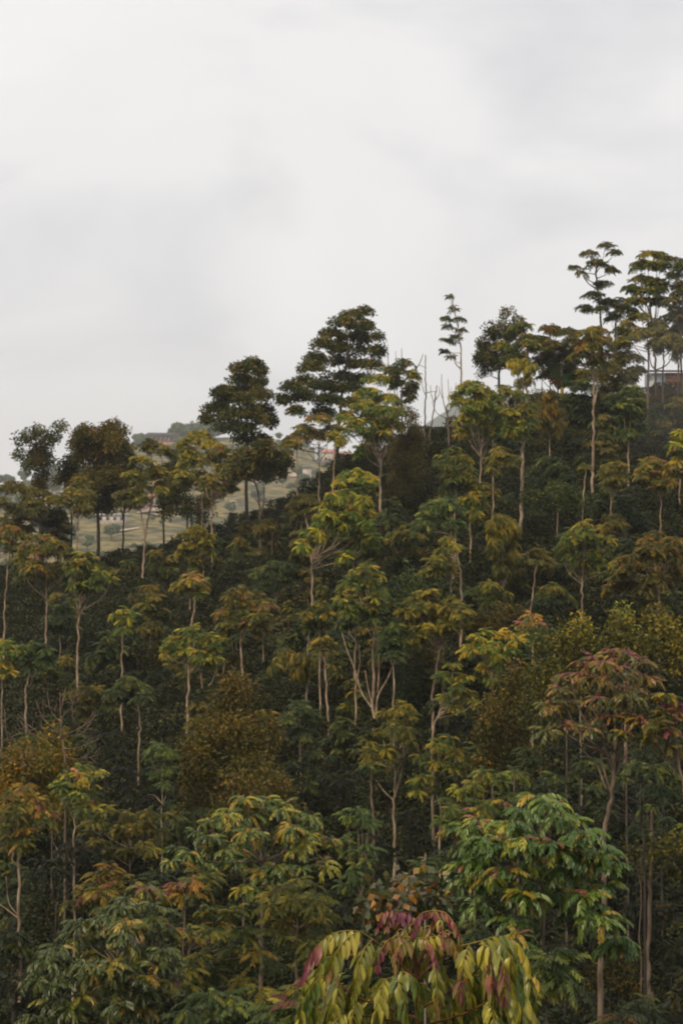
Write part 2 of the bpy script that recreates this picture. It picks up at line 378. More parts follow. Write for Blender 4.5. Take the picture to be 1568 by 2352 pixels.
for nm_, pv_ in PAL.items():
    g_ = {'brown': (1.0, 1.2, .8), 'dark': (.95, 1.18, .8), 'olive': (1.0, 1.18, .8), 'orange': (.95, 1.05, .8), 'rust': (1, 1.05, .9), 'coffee': (1.15, 1.12, .7), 'deep': (.98, 1.02, .72)}.get(nm_, (1.04, 1.14, .74))
    up_ = 1.0 if nm_ in ('coffee', 'brown', 'dark', 'orange', 'deep') else 1.15
    pv_['o'] = [tuple(c[i] * g_[i] * up_ for i in range(3)) for c in pv_['o']]
    pv_['y'] = [(c[0] * 1.12, c[1] * 1.10, c[2] * .75) for c in pv_['y']]
    if 't' in pv_: pv_['t'] = [(c[0] * .85 + .01, c[1] * .95 + .02, c[2] * .8 + .005) for c in pv_['t']]
def lobes_units(lobes, d, cdep, sty, dens, pal, flat=1.0, under=0.25):
    """unit placements (pos, normal, scale, youth) filling ellipsoid lobes given in sketch px at depth d"""
    out = []
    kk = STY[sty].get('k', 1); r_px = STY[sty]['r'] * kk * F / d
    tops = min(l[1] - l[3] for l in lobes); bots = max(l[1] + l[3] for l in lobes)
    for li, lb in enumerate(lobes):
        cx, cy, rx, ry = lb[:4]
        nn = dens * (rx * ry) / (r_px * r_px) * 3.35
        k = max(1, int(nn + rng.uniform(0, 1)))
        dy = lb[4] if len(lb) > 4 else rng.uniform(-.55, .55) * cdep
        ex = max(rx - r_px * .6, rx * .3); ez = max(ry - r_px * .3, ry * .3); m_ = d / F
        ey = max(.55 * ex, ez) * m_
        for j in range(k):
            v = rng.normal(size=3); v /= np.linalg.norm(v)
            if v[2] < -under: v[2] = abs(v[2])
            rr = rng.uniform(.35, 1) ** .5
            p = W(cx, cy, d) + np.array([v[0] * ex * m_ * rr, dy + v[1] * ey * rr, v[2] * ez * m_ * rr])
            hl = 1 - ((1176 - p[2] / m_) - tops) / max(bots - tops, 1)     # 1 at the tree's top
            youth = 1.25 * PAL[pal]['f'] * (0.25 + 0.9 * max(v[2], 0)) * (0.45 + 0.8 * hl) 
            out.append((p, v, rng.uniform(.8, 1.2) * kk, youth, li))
    return out
def crown_arrays(units, sty, pal, tone=1.0, lobe_tone=None):
    U = STY[sty]['u']; o = np.array(PAL[pal]['o']); yv = np.array(PAL[pal]['y'])
    Vs = []; Qs = []; Cs = []; n = 0
    for p, v, s, youth, li in units:
        V, Q, ids = U[rng.integers(len(U))]
        nrm = np.array([v[0] * .45, v[1] * .45, abs(v[2]) * .4 + .8]); nrm /= np.linalg.norm(nrm)
        a = np.cross(nrm, (math.cos(rng.uniform(0, 6.3)), math.sin(rng.uniform(0, 6.3)), .01)); a /= np.linalg.norm(a); b = np.cross(nrm, a)
        R = np.stack([a, b, nrm], 1)
        Vs.append(V @ R.T * s + p); Qs.append(Q + n); n += len(V)
        k = ids.max() + 1
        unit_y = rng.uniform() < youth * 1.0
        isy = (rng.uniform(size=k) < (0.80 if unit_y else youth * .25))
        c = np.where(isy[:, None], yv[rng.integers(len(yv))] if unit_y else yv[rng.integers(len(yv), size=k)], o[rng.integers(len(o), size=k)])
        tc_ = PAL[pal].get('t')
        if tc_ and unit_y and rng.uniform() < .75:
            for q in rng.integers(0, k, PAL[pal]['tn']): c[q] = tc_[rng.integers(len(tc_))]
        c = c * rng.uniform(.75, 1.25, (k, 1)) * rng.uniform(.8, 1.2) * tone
        if lobe_tone is not None: c = c * lobe_tone[li]
        Cs.append(c[ids])
    return np.concatenate(Vs), np.concatenate(Qs), np.concatenate(Cs)

# ---------------------------------------------------------------- trees
BARK = {'pale': M_bark, 'mid': M_bark_mid, 'dark': M_bark_dark}
def tree(label, lobes, trunk=None, tw=6, d=None, by=None, sty='plume', pal='green', bark='pale', forks=(), dens=1.0, dep=None,
         name='shade_tree', cat='tree', group=None, tone=1.0, back=True, limbs=True, under=.25, nleaf=0, foliage='crown'):
    px0 = trunk[0][0] if trunk else lobes[0][0]
    if d is None: d = depth_at(px0, (by if by else trunk[0][1]) + 40)
    m_ = d / F
    big = 1.0
    if sty in ('plume', 'droop') and back and d > 57: big = 1.12; dens *= 1.1
    lobes = [(l[0], l[1] + l[3] * .12 * big, l[2] * big, l[3] * 1.22 * big) + tuple(l[4:]) for l in lobes]
    if lobes:
        x0 = min(l[0] - l[2] for l in lobes); x1 = max(l[0] + l[2] for l in lobes); wid = (x1 - x0) * m_
    else: wid = 1
    if dep is None: dep = min(wid * .8, 4.5)
    base_x = (px0 - 784) * m_; base = np.array([base_x, d, hs(base_x, d) - .15])
    root = empty(name, base); tag(root, label, cat, group or 'trees on the slope')
    # trunk
    if trunk is None: top = max(l[1] for l in lobes); trunk = [(px0, top)]
    P = [W(a, b, d) for a, b in trunk]
    if P[0][2] > base[2] + .05: P = [base + (0, 0, 0)] + P
    else: P[0] = base
    if len(P) == 1: P.append(P[0] + (0, 0, 1))
    P = smooth_path(P, 6, 0.018 * min(d / 60, 1))
    r0 = tw * m_ / 2; n = len(P)
    zt = np.linspace(0, 1, n); R = r0 * (1 - .5 * zt); R[0] *= 1.35
    mb = MB(); mb.tube(P, R, 8)
    tops = P[-1]
    for fk in forks:
        w_ = fk[0]; Q_ = smooth_path([W(a, b, d) + (0, (i * .12 * rng.uniform(-1, 1)), 0) for i, (a, b) in enumerate(fk[1])], 5)
        mb.tube(Q_, w_ * m_ / 2 * np.linspace(1, .45, len(Q_)), 6)
    alll = list(lobes)
    if lobes and back:
        for l in lobes:
            if rng.uniform() < .8:
                alll.append((l[0] + rng.uniform(-.3, .3) * l[2], l[1] + rng.uniform(.2, .9) * l[3], l[2] * .75, l[3] * .9, dep * rng.uniform(-.6, .7)))
    units = lobes_units(alll, d, dep, sty, dens, pal, under=under) if lobes else []
    if lobes and limbs:
        cents = {}
        for u in units: cents.setdefault(u[4], []).append(u[0])
        for nli, (li, ps) in enumerate(cents.items()):
            if nli > 15: break
            c = np.mean(ps, 0); k = int(n * rng.uniform(.8, .98)) if n > 3 else n - 1
            zlim = np.where(P[:, 2] < c[2] - .1 * wid)[0]
            k = min(k, zlim[-1]) if len(zlim) else max(0, n // 2)
            a = P[k]; mid = (a + c) / 2 + np.array([(c[0] - a[0]) * .18, (c[1] - a[1]) * .18, -.1 * abs(c[2] - a[2])])
            Q_ = smooth_path([a, mid, c], 4)
            mb.tube(Q_, np.linspace(r0 * .36, r0 * .10, len(Q_)), 5)
            for u in ps[::3]:
                mb.tube([c, u], [r0 * .14, r0 * .05], 3)
    mb.build('trunk', BARK[bark], root, org=base)
    if units:
        if nleaf:
            near_leaves(root, base, units, pal, nleaf, tone)
        else:
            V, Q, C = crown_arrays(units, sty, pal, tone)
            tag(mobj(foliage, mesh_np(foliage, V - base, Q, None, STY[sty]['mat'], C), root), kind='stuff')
    return root

# compound leaves as separate objects on the nearest trees
NEARCACHE = {}
def near_tmpl(i):
    r = np.random.default_rng(100 + i); V = []; Q = []; T = []; n = 0
    L = .42; pairs = 9 + i % 3; dr = r.uniform(.9, 1.5)
    ts = np.linspace(0, 1, 11); pts = [np.zeros(3)]
    for t in ts[1:]:
        a = .35 - dr * t * 1.3; pts.append(pts[-1] + np.array([math.cos(a), .06 * r.normal(), math.sin(a)]) * L / 10)
    pts = np.array(pts); w = .0035
    for k in range(0, 10, 2):
        a, b = pts[k], pts[k + 2]
        V += [a + (0, w, 0), a - (0, w, 0), b - (0, w * .7, 0), b + (0, w * .7, 0)]; Q.append((n, n + 1, n + 2, n + 3)); n += 4
    for k in range(pairs):
        t = .16 + .82 * k / (pairs - 1); f = t * 10; kk = min(int(f), 9); p = pts[kk] + (pts[kk + 1] - pts[kk]) * (f - kk)
        a = .35 - dr * t * 1.3; fw = np.array([math.cos(a), 0, math.sin(a)])
        for sg in (1, -1):
            d = np.array([0, sg * .62, 0]) + fw * .45 + np.array([0, 0, -.75 + r.normal(0, .2)]); d /= np.linalg.norm(d)
            wd = fw + r.normal(0, .3, 3); wd = wd - d * wd.dot(d); wd /= np.linalg.norm(wd); nn = np.cross(d, wd)
            l_ = .115 * (1 - .5 * abs(t - .5)) * r.uniform(.85, 1.15); w_ = l_ * .19
            c1 = p + d * l_ * .35; c2 = p + d * l_ * .72 - np.array([0, 0, .04 * l_])
            V += [p, c1 + wd * w_ + nn * w_ * .35, c1, c1 - wd * w_ + nn * w_ * .35, c2 + wd * w_ * .75 + nn * w_ * .25, c2, c2 - wd * w_ * .75 + nn * w_ * .25, p + d * l_ * 1.02 - np.array([0, 0, .1 * l_])]
            T += [(n, n + 1, n + 2), (n, n + 2, n + 3), (n + 4, n + 7, n + 5), (n + 5, n + 7, n + 6)]
            Q += [(n + 1, n + 4, n + 5, n + 2), (n + 2, n + 5, n + 6, n + 3)]; n += 8
    return np.array(V), np.array(Q), np.array(T)
NEAR_T = [near_tmpl(i) for i in range(8)]
def near_leaves(root, base, units, pal, nleaf, tone):
    o = PAL[pal]['o']; yv = PAL[pal]['y']; tv = PAL[pal].get('t', []); cols = o + yv + tv; tn = PAL[pal].get('tn', 0)
    items = []
    for p, v, s, youth, li in units:
        uy = rng.uniform() < youth; yc = len(o) + rng.integers(len(yv)); nl = 9 + int(rng.integers(4))
        az0 = rng.uniform(0, 6.3)
        for i in range(nl):
            az = az0 + 2 * math.pi * i / nl + rng.uniform(-.3, .3); pt = rng.uniform(-.1, .65) + (v[0] * math.cos(az) + v[1] * math.sin(az)) * -.15
            ci = yc if (uy and rng.uniform() < .6) else (len(o) + int(rng.integers(len(yv))) if rng.uniform() < youth * .3 else int(rng.integers(len(o))))
            sc_ = s * rng.uniform(.82, 1.15)
            if tv and uy and rng.uniform() < tn / nl * .9: ci = len(o) + len(yv) + int(rng.integers(len(tv))); sc_ *= .62; pt += .4
            items.append((p, az, pt, sc_, ci, int(rng.integers(8))))
    items.sort(key=lambda it: (it[0][1] - 0.5 * it[0][2]))     # camera side and top first
    ind, rest = items[:nleaf], items[nleaf:]
    def meshfor(t, c):
        k = (pal, t, c)
        if k not in NEARCACHE:
            V, Q, T = NEAR_T[t]; NEARCACHE[k] = mesh_np('leaf', V, Q, T, M_leaf_near, np.array(cols[c]) * tone * rng.uniform(.85, 1.15))
        return NEARCACHE[k]
    for p, az, pt, s, ci, t in ind:
        ob = mobj('leaf', meshfor(t, ci), root); ob.location = p - base; ob.rotation_euler = (0, -pt, az); ob.scale = (s, s, s)
    if rest:
        Vs, Qs, Ts, Cs = [], [], [], []; n = 0
        for p, az, pt, s, ci, t in rest:
            V, Q, T = NEAR_T[t]; c, sn = math.cos(pt), math.sin(pt); X = V * s
            X = np.stack([X[:, 0] * c - X[:, 2] * sn, X[:, 1], X[:, 0] * sn + X[:, 2] * c], -1); c, sn = math.cos(az), math.sin(az)
            X = np.stack([X[:, 0] * c - X[:, 1] * sn, X[:, 0] * sn + X[:, 1] * c, X[:, 2]], -1) + (p - base)
            Vs.append(X); Qs.append(Q + n); Ts.append(T + n); Cs.append(np.tile(np.array(cols[ci]) * tone * rng.uniform(.8, 1.2), (len(V), 1))); n += len(V)
        tag(mobj('foliage', mesh_np('foliage', np.concatenate(Vs), np.concatenate(Qs), np.concatenate(Ts), M_leaf_near, np.concatenate(Cs)), root), kind='stuff')
RG = 'trees standing along the ridge'
# ---- ridge row, left to right
tree('dark ragged tree with creeper-hung trunk, leftmost crown against the sky', [(62,1010,30,24),(50,1048,22,16),(96,1000,34,24),(138,982,26,16),(118,1012,34,18),(92,1045,34,30),(68,1075,22,22)],
     [(98,1250),(100,1100),(95,1040)], 8, d=108, sty='pad', pal='dark', bark='dark', group=RG, dens=.8, back=False, tone=1.2)
tree('rusty brown creeper column hanging under the leftmost ragged crown', [(88,1060,30,42),(92,1110,26,36)], [(92,1180),(90,1100)], 5, d=108.5, sty='tiny', pal='brown', bark='dark', cat='climbing plant', name='creeper_column', group=RG, limbs=False, tone=.7)
tree('big brown-green domed tree with a thick dark bare lower trunk', [(205,1000,52,24),(262,990,44,24),(232,1030,76,30),(180,1030,30,32),(275,1025,34,34),(245,1072,66,34),(210,1110,58,34),(262,1130,40,28),(225,1160,52,24)],
     [(226,1275),(226,1160),(230,1050)], 10, d=107, sty='pad', pal='brown', bark='dark', group=RG, dens=1.05, tone=.8)
tree('grey-green shadowed tree seen in the gap between the two leftmost crowns', [(165,1070,34,34),(150,1105,38,26),(185,1110,30,22)], [(165,1240),(165,1100)], 6, d=110.5, sty='pad', pal='dark', bark='dark', group=RG)
tree('wide dark green tree at the left edge below the ragged crown', [(30,1128,46,26),(85,1142,50,28),(20,1165,40,24),(70,1175,50,24),(130,1158,36,28),(110,1195,38,22)], [(96,1245),(97,1190)], 9, d=104, sty='plumefar', pal='olive', bark='dark', group=RG, tone=.75)
tree('small olive tree on an orange-tan stem left of the thick dark trunk', [(180,1110,34,18),(160,1135,28,18),(196,1140,32,22),(180,1165,34,22)], [(177,1290),(180,1170)], 5, d=100, sty='plumefar', pal='olive', group=RG, forks=[(3,[(178,1205),(168,1185),(164,1165)])])
tree('yellow-topped tree on a slim forked orange stem before the far fields', [(325,1062,36,18),(310,1095,36,20),(355,1085,34,20),(330,1128,40,20),(372,1120,30,20)], [(329,1312),(333,1240),(340,1195),(350,1150),(353,1105)], 6, d=98, sty='plumefar', pal='yellow', group=RG,
     forks=[(4,[(332,1225),(324,1180),(322,1140)]),(3,[(350,1112),(362,1103),(376,1101)])], tone=.8)
tree('dull olive spreading tree filling in behind the forked orange stem', [(370,1040,40,22),(345,1020,26,14),(385,1090,46,28),(300,1140,36,22),(400,1130,40,26)], [(375,1230),(378,1100)], 6, d=106, sty='plumefar', pal='olive', bark='dark', group=RG, tone=.8)
tree('yellow-crowned tree right of centre-left, its straight stem bare from mid height', [(455,1000,38,18),(430,1022,36,18),(478,1022,30,16),(440,1060,44,26),(420,1095,36,24),(462,1100,40,22)], [(465,1210),(464,1140),(462,1095)], 6, d=103, sty='plumefar', pal='yellow', group=RG)
tree('red-tinged tree on a pale stem forking like a candlestick', [(502,1032,36,16),(528,1058,20,20),(480,1058,36,20),(515,1082,32,24),(490,1110,44,24),(530,1115,18,18)], [(487,1320),(487,1200),(487,1128)], 6, d=98, sty='plumefar', pal='red', group=RG,
     forks=[(4,[(487,1152),(477,1140),(473,1120)]),(4,[(487,1152),(499,1138),(502,1115)])])
tree('dark shrubby growth hanging low around the twin pale stems', [(400,1150,44,26),(440,1170,30,26),(470,1165,24,30)], [(440,1230),(440,1170)], 6, d=105, sty='pad', pal='dark', bark='dark', group=RG)
tree('tall dark tiered tree, shorter of the two dark giants on the skyline', [(580,832,30,12),(556,848,38,14),(598,850,22,12),(545,872,48,15),(598,880,22,12),(560,896,60,16),(520,905,30,12),(600,912,34,14),(548,925,62,17),(498,940,42,17),(598,942,40,16),(555,960,62,18),(480,965,28,12),(610,970,34,14),(545,985,58,16),(575,1008,48,16)],
     [(566,1165),(566,1060),(568,960),(572,880)], 9, d=106, sty='shelf', pal='dark', bark='dark', group=RG, dens=1.45, tone=1.15, back=False)
tree('dark flat-topped tree whose tan stem forks just under the crown', [(595,1032,52,20),(640,1058,34,20),(560,1050,34,20),(598,1072,60,26),(560,1090,38,18),(625,1090,40,16)], [(592,1345),(599,1230),(597,1180),(592,1130),(580,1095)], 7, d=93, sty='shelf', pal='dark', bark='mid', group=RG,
     forks=[(5,[(598,1185),(606,1155),(606,1110)])])
tree('tallest dark tree at centre skyline with layered shelves of foliage', [(806,716,34,12),(836,726,22,10),(785,742,40,14),(838,750,32,14),(762,768,32,14),(815,772,56,16),(865,776,20,14),(745,795,36,14),(800,800,58,16),(868,808,20,16),(725,822,36,16),(790,826,40,12),(838,840,50,14),(716,852,40,14),(775,862,44,14),(700,872,40,12),(835,868,40,12),(740,888,52,14),(672,895,30,12),(800,898,48,16),(700,915,44,14),(758,922,46,14),(655,925,24,12),(680,950,28,12),(812,930,40,16),(740,950,40,12)],
     [(772,1130),(776,1010),(786,900),(800,800)], 10, d=108, sty='shelf', pal='dark', bark='dark', group=RG, dens=1.4, tone=1.25, back=False)
tree('orange and yellow umbrella crown with two thin stems, below the tallest dark tree', [(733,962,40,14),(700,985,36,16),(765,985,34,14),(680,1008,36,18),(725,1000,36,16),(660,1025,22,14)], [(733,1150),(733,1080),(732,1022)], 5, d=98, sty='plumefar', pal='red', group=RG,
     forks=[(3,[(733,1068),(718,1052),(700,1030)]),(3,[(733,1060),(748,1040),(752,1015)])])
tree('thin bare-stemmed sapling left of the orange umbrella crown', [(680,1010,24,10)], [(682,1140),(683,1080),(680,1020)], 4, d=97, sty='plumefar', pal='red', group=RG)
tree('small yellow-orange crown on a straight tan stem right of the umbrella crown', [(770,1000,24,16),(785,1015,20,14)], [(765,1125),(767,1070),(769,1010)], 5, d=96, sty='plumefar', pal='yellow', group=RG)
tree('rounded dark green tree with yellow tips leaning on the giant tree', [(925,840,34,16),(895,855,30,18),(945,870,22,20),(915,880,36,22),(940,900,24,20)], [(925,1060),(922,900)], 7, d=103, sty='plumefar', pal='green', bark='mid', group=RG, tone=.75,
     forks=[(2.5,[(893,870),(891,830),(890,790)]),(2.5,[(922,850),(922,800)]),(2,[(908,850),(909,805)]),(3,[(940,860),(960,840),(972,812)]),(1.6,[(962,838),(980,846)])])
tree('big yellow-green tiered tree on a straight pale stem right of centre skyline', [(865,868,34,16),(850,900,38,16),(890,915,36,18),(830,930,34,18),(870,945,44,18),(908,950,32,18),(800,960,34,18),(845,975,46,18),(890,985,40,20),(815,995,36,18),(865,1012,36,18),(830,1030,24,12)],
     [(880,1272),(874,1190),(873,1110),(874,1040)], 8, d=90, sty='plume', pal='bright', group=RG, tone=.85, forks=[(4,[(873,1060),(858,1040),(845,1020)]),(3,[(874,1060),(884,1040),(885,1015)])])
tree('tall brown-olive mound of creeper standing right of the tiered yellow-green tree', [(935,965,36,40),(950,1010,34,40),(925,1040,44,50),(945,1090,40,50),(920,1130,44,50),(940,1180,40,50)], [(935,1250),(935,1000)], 7, d=93, sty='fine', pal='brown', bark='dark', cat='climbing plant', name='creeper_mound', limbs=False, group=RG, tone=.65, dens=.9, under=1)
tree('dark shaded bush mass between the tiered tree and the orange stems', [(830,1090,60,40),(790,1075,50,34),(880,1180,40,50),(850,1040,40,30)], [(830,1200),(830,1100)], 6, d=97, sty='tiny', pal='coffee', bark='dark', group=RG, limbs=False, under=1)
def bare(label, px, paths, d, name='bare_tree', bark='mid', group=RG):
    return tree(label, [], [paths[0][1][0]] + list(paths[0][1][1:]), paths[0][0], d=d, bark=bark, forks=paths[1:], name=name, cat='bare tree', group=group)
bare('leafless grey tree with one straight stem, left of the small gap', 975, [(4,[(975,1000),(975,940),(978,905),(976,860),(977,815)]),(2,[(977,908),(970,890),(968,865)]),(2,[(978,903),(990,900),(1003,900)])], 104)
bare('leafless leaning stem with twigs standing in the misty gap', 990, [(4,[(985,1010),(993,960),(1000,905),(1003,885)]),(2,[(999,920),(1008,905),(1008,888)]),(2,[(997,925),(990,905),(988,885)])], 103)
bare('leafless tree with a fan of upright twigs in the misty gap', 1027, [(4.5,[(1030,1100),(1030,1000),(1027,960),(1026,930)]),(2.5,[(1027,955),(1018,925),(1014,890),(1013,860)]),(2.2,[(1027,945),(1030,915),(1028,870)]),(2.2,[(1027,950),(1040,925),(1046,880)]),(2.2,[(1027,962),(1012,955),(1000,945),(992,920)]),(2.2,[(1028,970),(1042,955),(1050,930)]),(1.6,[(1016,915),(1008,895)]),(1.6,[(1030,915),(1036,890)])], 101)
tree('slender feathery tree standing alone in the open sky', [(1033,684,16,9),(1042,708,20,12),(1022,735,16,11),(1052,735,20,11),(1030,752,22,12),(1062,758,20,10),(1024,782,22,12),(1050,775,24,12),(1022,806,18,10),(1036,818,14,8)],
     [(1060,930),(1058,870),(1058,800),(1048,740),(1038,690)], 5, d=106, sty='plumefar', pal='deep', group=RG, forks=[(3.5,[(1058,848),(1046,835),(1043,815)])], dens=.75, back=False)
tree('dark two-knobbed tree rising left in the right-hand skyline group', [(1157,728,18,14),(1190,738,14,11),(1135,762,30,16),(1175,768,34,18),(1105,790,24,16),(1140,800,40,20),(1110,825,30,20),(1150,840,36,18),(1115,852,20,10),(1180,810,30,20)],
     [(1150,930),(1145,860),(1160,800)], 8, d=108, sty='pad', pal='dark', bark='dark', group=RG)
tree('blue-green tree with orange-tipped shelves before the two-knobbed tree', [(1195,748,34,12),(1220,775,40,16),(1160,790,30,14),(1205,800,46,18),(1245,800,32,18),(1180,828,40,16)], [(1212,930),(1208,860),(1210,810)], 6, d=105, sty='plumefar', pal='green', group=RG, tone=.8)
tree('yellow hanging crown in front of the misty gap in the right-hand group', [(1195,826,38,11),(1180,838,24,10),(1218,850,24,18),(1205,875,26,18)], [(1196,960),(1200,880)], 6, d=103, sty='droop', pal='yellow', group=RG)
tree('ruddy brown thin crown between the knobbed tree and the tall right trees', [(1262,755,34,14),(1300,762,36,14),(1270,790,34,18),(1310,790,30,18),(1255,815,20,18)], [(1262,930),(1265,820)], 4, d=106, sty='plumefar', pal='red', bark='mid', group=RG, tone=.7,
     forks=[(3,[(1290,930),(1290,800)]),(3,[(1245,940),(1243,840)])])
tree('tallest right-hand feathery tree with an arm reaching left', [(1385,570,26,12),(1350,588,30,14),(1402,590,22,14),(1320,612,28,10),(1365,615,36,18),(1398,628,24,16),(1330,632,18,9),(1385,655,28,16),(1355,682,34,14),(1340,705,26,16),(1395,690,26,16),(1375,715,30,14)],
     [(1386,990),(1382,900),(1380,800),(1378,720),(1368,640),(1372,590)], 7, d=106, sty='plumefar', pal='dark', bark='mid', group=RG, tone=1.1, dens=.9, back=False, forks=[(3.5,[(1370,665),(1350,650),(1335,632)])])
tree('mid-height feathery tree just right of the tallest arm-reaching tree', [(1420,690,34,14),(1440,712,34,14),(1410,728,26,14),(1430,760,34,14)], [(1407,960),(1408,850),(1412,740)], 5, d=107, sty='plumefar', pal='dark', bark='mid', group=RG, tone=1.2)
tree('orange-topped tree on the long straight bright stem of the right-hand slope', [(1362,758,38,13),(1335,772,34,14),(1385,785,36,16),(1350,795,44,18),(1335,820,34,16),(1385,815,34,16),(1360,840,30,14)],
     [(1359,1118),(1361,1060),(1362,960),(1363,890),(1360,830)], 7.5, d=88, sty='plume', pal='red', group=RG, tone=.85, forks=[(4,[(1364,930),(1370,890),(1366,860),(1355,845)])])
tree('big feathery tree of the right skyline with a yellow crest', [(1480,590,34,13),(1515,582,28,12),(1462,612,28,12),(1500,615,40,16),(1478,640,38,18),(1455,660,34,14),(1505,655,36,18),(1480,680,44,18),(1450,700,34,16)],
     [(1506,1028),(1505,940),(1504,860),(1500,790),(1492,700)], 7, d=104, sty='plumefar', pal='green', bark='mid', group=RG, tone=.8, forks=[(3.5,[(1504,850),(1493,835),(1490,800)]),(3.5,[(1505,850),(1530,838),(1545,815),(1550,790)])])
tree('dark tree at the right edge of the skyline', [(1548,592,34,14),(1560,620,34,20),(1535,640,30,16),(1560,665,36,22),(1525,690,40,18),(1560,715,34,20)], [(1563,970),(1564,850),(1562,720)], 7, d=103, sty='plumefar', pal='dark', bark='mid', group=RG, tone=1.1)
tree('low wide crown under the big feathery tree, on a bare grey stem', [(1480,725,40,15),(1440,745,36,14),(1515,745,40,16),(1470,765,50,18),(1535,775,36,18),(1430,785,34,14),(1495,790,36,12)], [(1486,900),(1488,820),(1486,770)], 6, d=101, sty='plumefar', pal='olive', bark='mid', group=RG,
     forks=[(3,[(1486,830),(1470,815),(1455,795)])])
tree('short-boled grey stem with a thin hanging crown before the brick house', [(1525,790,30,14),(1550,800,24,16)], [(1521,915),(1522,850),(1522,800)], 5.5, d=102, sty='droop', pal='olive', bark='mid', group=RG)
tree('leafy dark tree filling under the right skyline, left of the brick house', [(1400,850,34,24),(1425,875,30,20),(1395,880,40,24),(1335,860,30,20),(1455,860,20,16)], [(1445,950),(1436,860)], 5, d=105, sty='plumefar', pal='olive', bark='mid', group=RG, tone=.8)
tree('dark bush in front of the tall trunks below the skyline', [(1330,900,40,30),(1300,930,40,30),(1345,950,34,34),(1400,930,34,30)], [(1340,1000),(1340,930)], 5, d=100, sty='plumefar', pal='deep', bark='mid', group=RG, tone=.75)

# ---- upper slope
tree('broad yellow-green crown below the slender skyline tree', [(1085,885,36,14),(1062,903,32,14),(1110,903,38,14),(1140,912,28,12),(1060,930,36,16),(1105,935,46,18),(1148,940,34,16),(1085,962,48,18),(1135,972,46,18),(1068,985,28,14),(1110,998,40,16)],
     [(1103,1210),(1102,1110),(1104,1020)], 6, d=86, sty='plume', pal='bright', forks=[(4.5,[(1131,1160),(1131,1080),(1131,1010)])], tone=.85)
tree('yellow-edged crown over the thickest bright stem of the upper slope', [(1185,905,26,14),(1160,890,22,12),(1205,932,40,14),(1175,952,34,16),(1215,960,34,14),(1195,978,40,16),(1185,1000,28,10)], [(1196,1218),(1198,1110),(1200,1020),(1198,960)], 10, d=82, sty='plume', pal='green')
tree('golden-brown drooping crown right of the thickest bright stem', [(1262,905,30,16),(1245,930,30,20),(1275,945,34,22),(1250,965,30,18),(1285,970,22,16)], [(1262,1040),(1262,960)], 4, d=92, sty='droop', pal='orange', tone=.7)
tree('grey-green drooping tree below the right skyline trunks', [(1440,905,36,18),(1462,930,30,18),(1428,940,34,20),(1450,965,38,20),(1440,995,30,18),(1470,985,22,16)], [(1442,1062),(1442,1000)], 6, d=88, sty='plume', pal='deep', tone=1.2)
tree('bushy green crown on a short stem below the slender skyline tree', [(1045,1035,28,12),(1020,1050,26,12),(1060,1056,30,14),(1030,1075,36,14),(1068,1082,34,14),(1045,1105,40,16),(1080,1118,28,16)], [(1046,1160),(1046,1110)], 5, d=78, sty='plume', pal='green', tone=.75)
tree('thin tree with small shelves around a pale stem, mid slope', [(1080,1100,26,12),(1095,1125,18,12),(1075,1145,26,14),(1100,1150,16,14),(1085,1175,22,16)], [(1080,1240),(1078,1160),(1084,1100)], 5, d=78, sty='plume', pal='bright', tone=.7)
tree('flat olive crown beside the thin shelved tree, mid slope', [(1150,1032,32,12),(1170,1055,28,14),(1130,1060,30,14)], [(1131,1160),(1133,1060)], 4.5, d=80, sty='plume', pal='olive')
tree('brightest layered yellow-green tree, centre of the slope', [(815,1088,40,12),(845,1098,26,11),(780,1100,20,9),(800,1132,44,14),(766,1142,30,14),(835,1150,24,14),(755,1165,34,14),(800,1170,44,16),(840,1182,26,16),(738,1190,32,14),(785,1200,46,16),(830,1212,38,14),(720,1222,34,14),(765,1230,44,16),(808,1245,44,16),(850,1238,28,14),(700,1245,22,11),(745,1262,30,12),(800,1272,30,10)],
     [(716,1405),(717,1340),(714,1275)], 7, d=76, sty='plume', pal='bright', forks=[(4,[(812,1330),(810,1270)]),(4,[(708,1215),(703,1195),(700,1180)])], tone=1.0)
tree('blue-green tiered crown at the centre right of the slope', [(1025,1150,34,12),(990,1165,34,12),(1045,1168,26,12),(1010,1190,44,14),(970,1198,30,12),(1040,1205,30,14)], [(1040,1290),(1035,1200)], 5, d=73, sty='plume', pal='deep', tone=1.3)
tree('weeping golden tree on a short brown stem, right of centre', [(1150,1188,40,14),(1125,1205,26,18),(1178,1208,28,18),(1150,1225,40,20),(1130,1255,26,26),(1172,1255,28,26),(1155,1295,34,28)], [(1156,1395),(1158,1330)], 6, d=72, sty='droop', pal='yellow', tone=.6)
tree('pale blue-green round crown on a bare stem, mid right', [(1335,1202,28,11),(1318,1222,32,13),(1350,1222,26,13),(1300,1245,24,13),(1345,1250,40,15),(1382,1240,26,13),(1320,1275,40,14),(1370,1275,38,14),(1395,1295,18,9),(1340,1297,36,12),(1285,1262,14,8)],
     [(1334,1450),(1336,1380),(1336,1310)], 6, d=66, sty='plume', pal='green', tone=1.1)
tree('small dull crown on a thin stem, upper right slope', [(1405,1070,34,11),(1388,1088,20,12),(1420,1092,26,12),(1403,1108,30,12)], [(1402,1225),(1402,1110)], 4, d=78, sty='plume', pal='olive')
tree('russet umbrella crown on a thin stem, upper right edge', [(1495,1060,36,12),(1535,1075,28,11),(1475,1080,24,11),(1510,1092,40,14),(1555,1088,20,10),(1505,1112,28,10)], [(1516,1240),(1517,1180),(1514,1110)], 4.5, d=76, sty='plume', pal='red')
tree('yellow crown cut by the right edge above the russet umbrella', [(1562,1000,30,16),(1550,1025,26,14),(1565,1045,28,14)], [(1560,1120),(1560,1040)], 4, d=84, sty='plume', pal='bright')
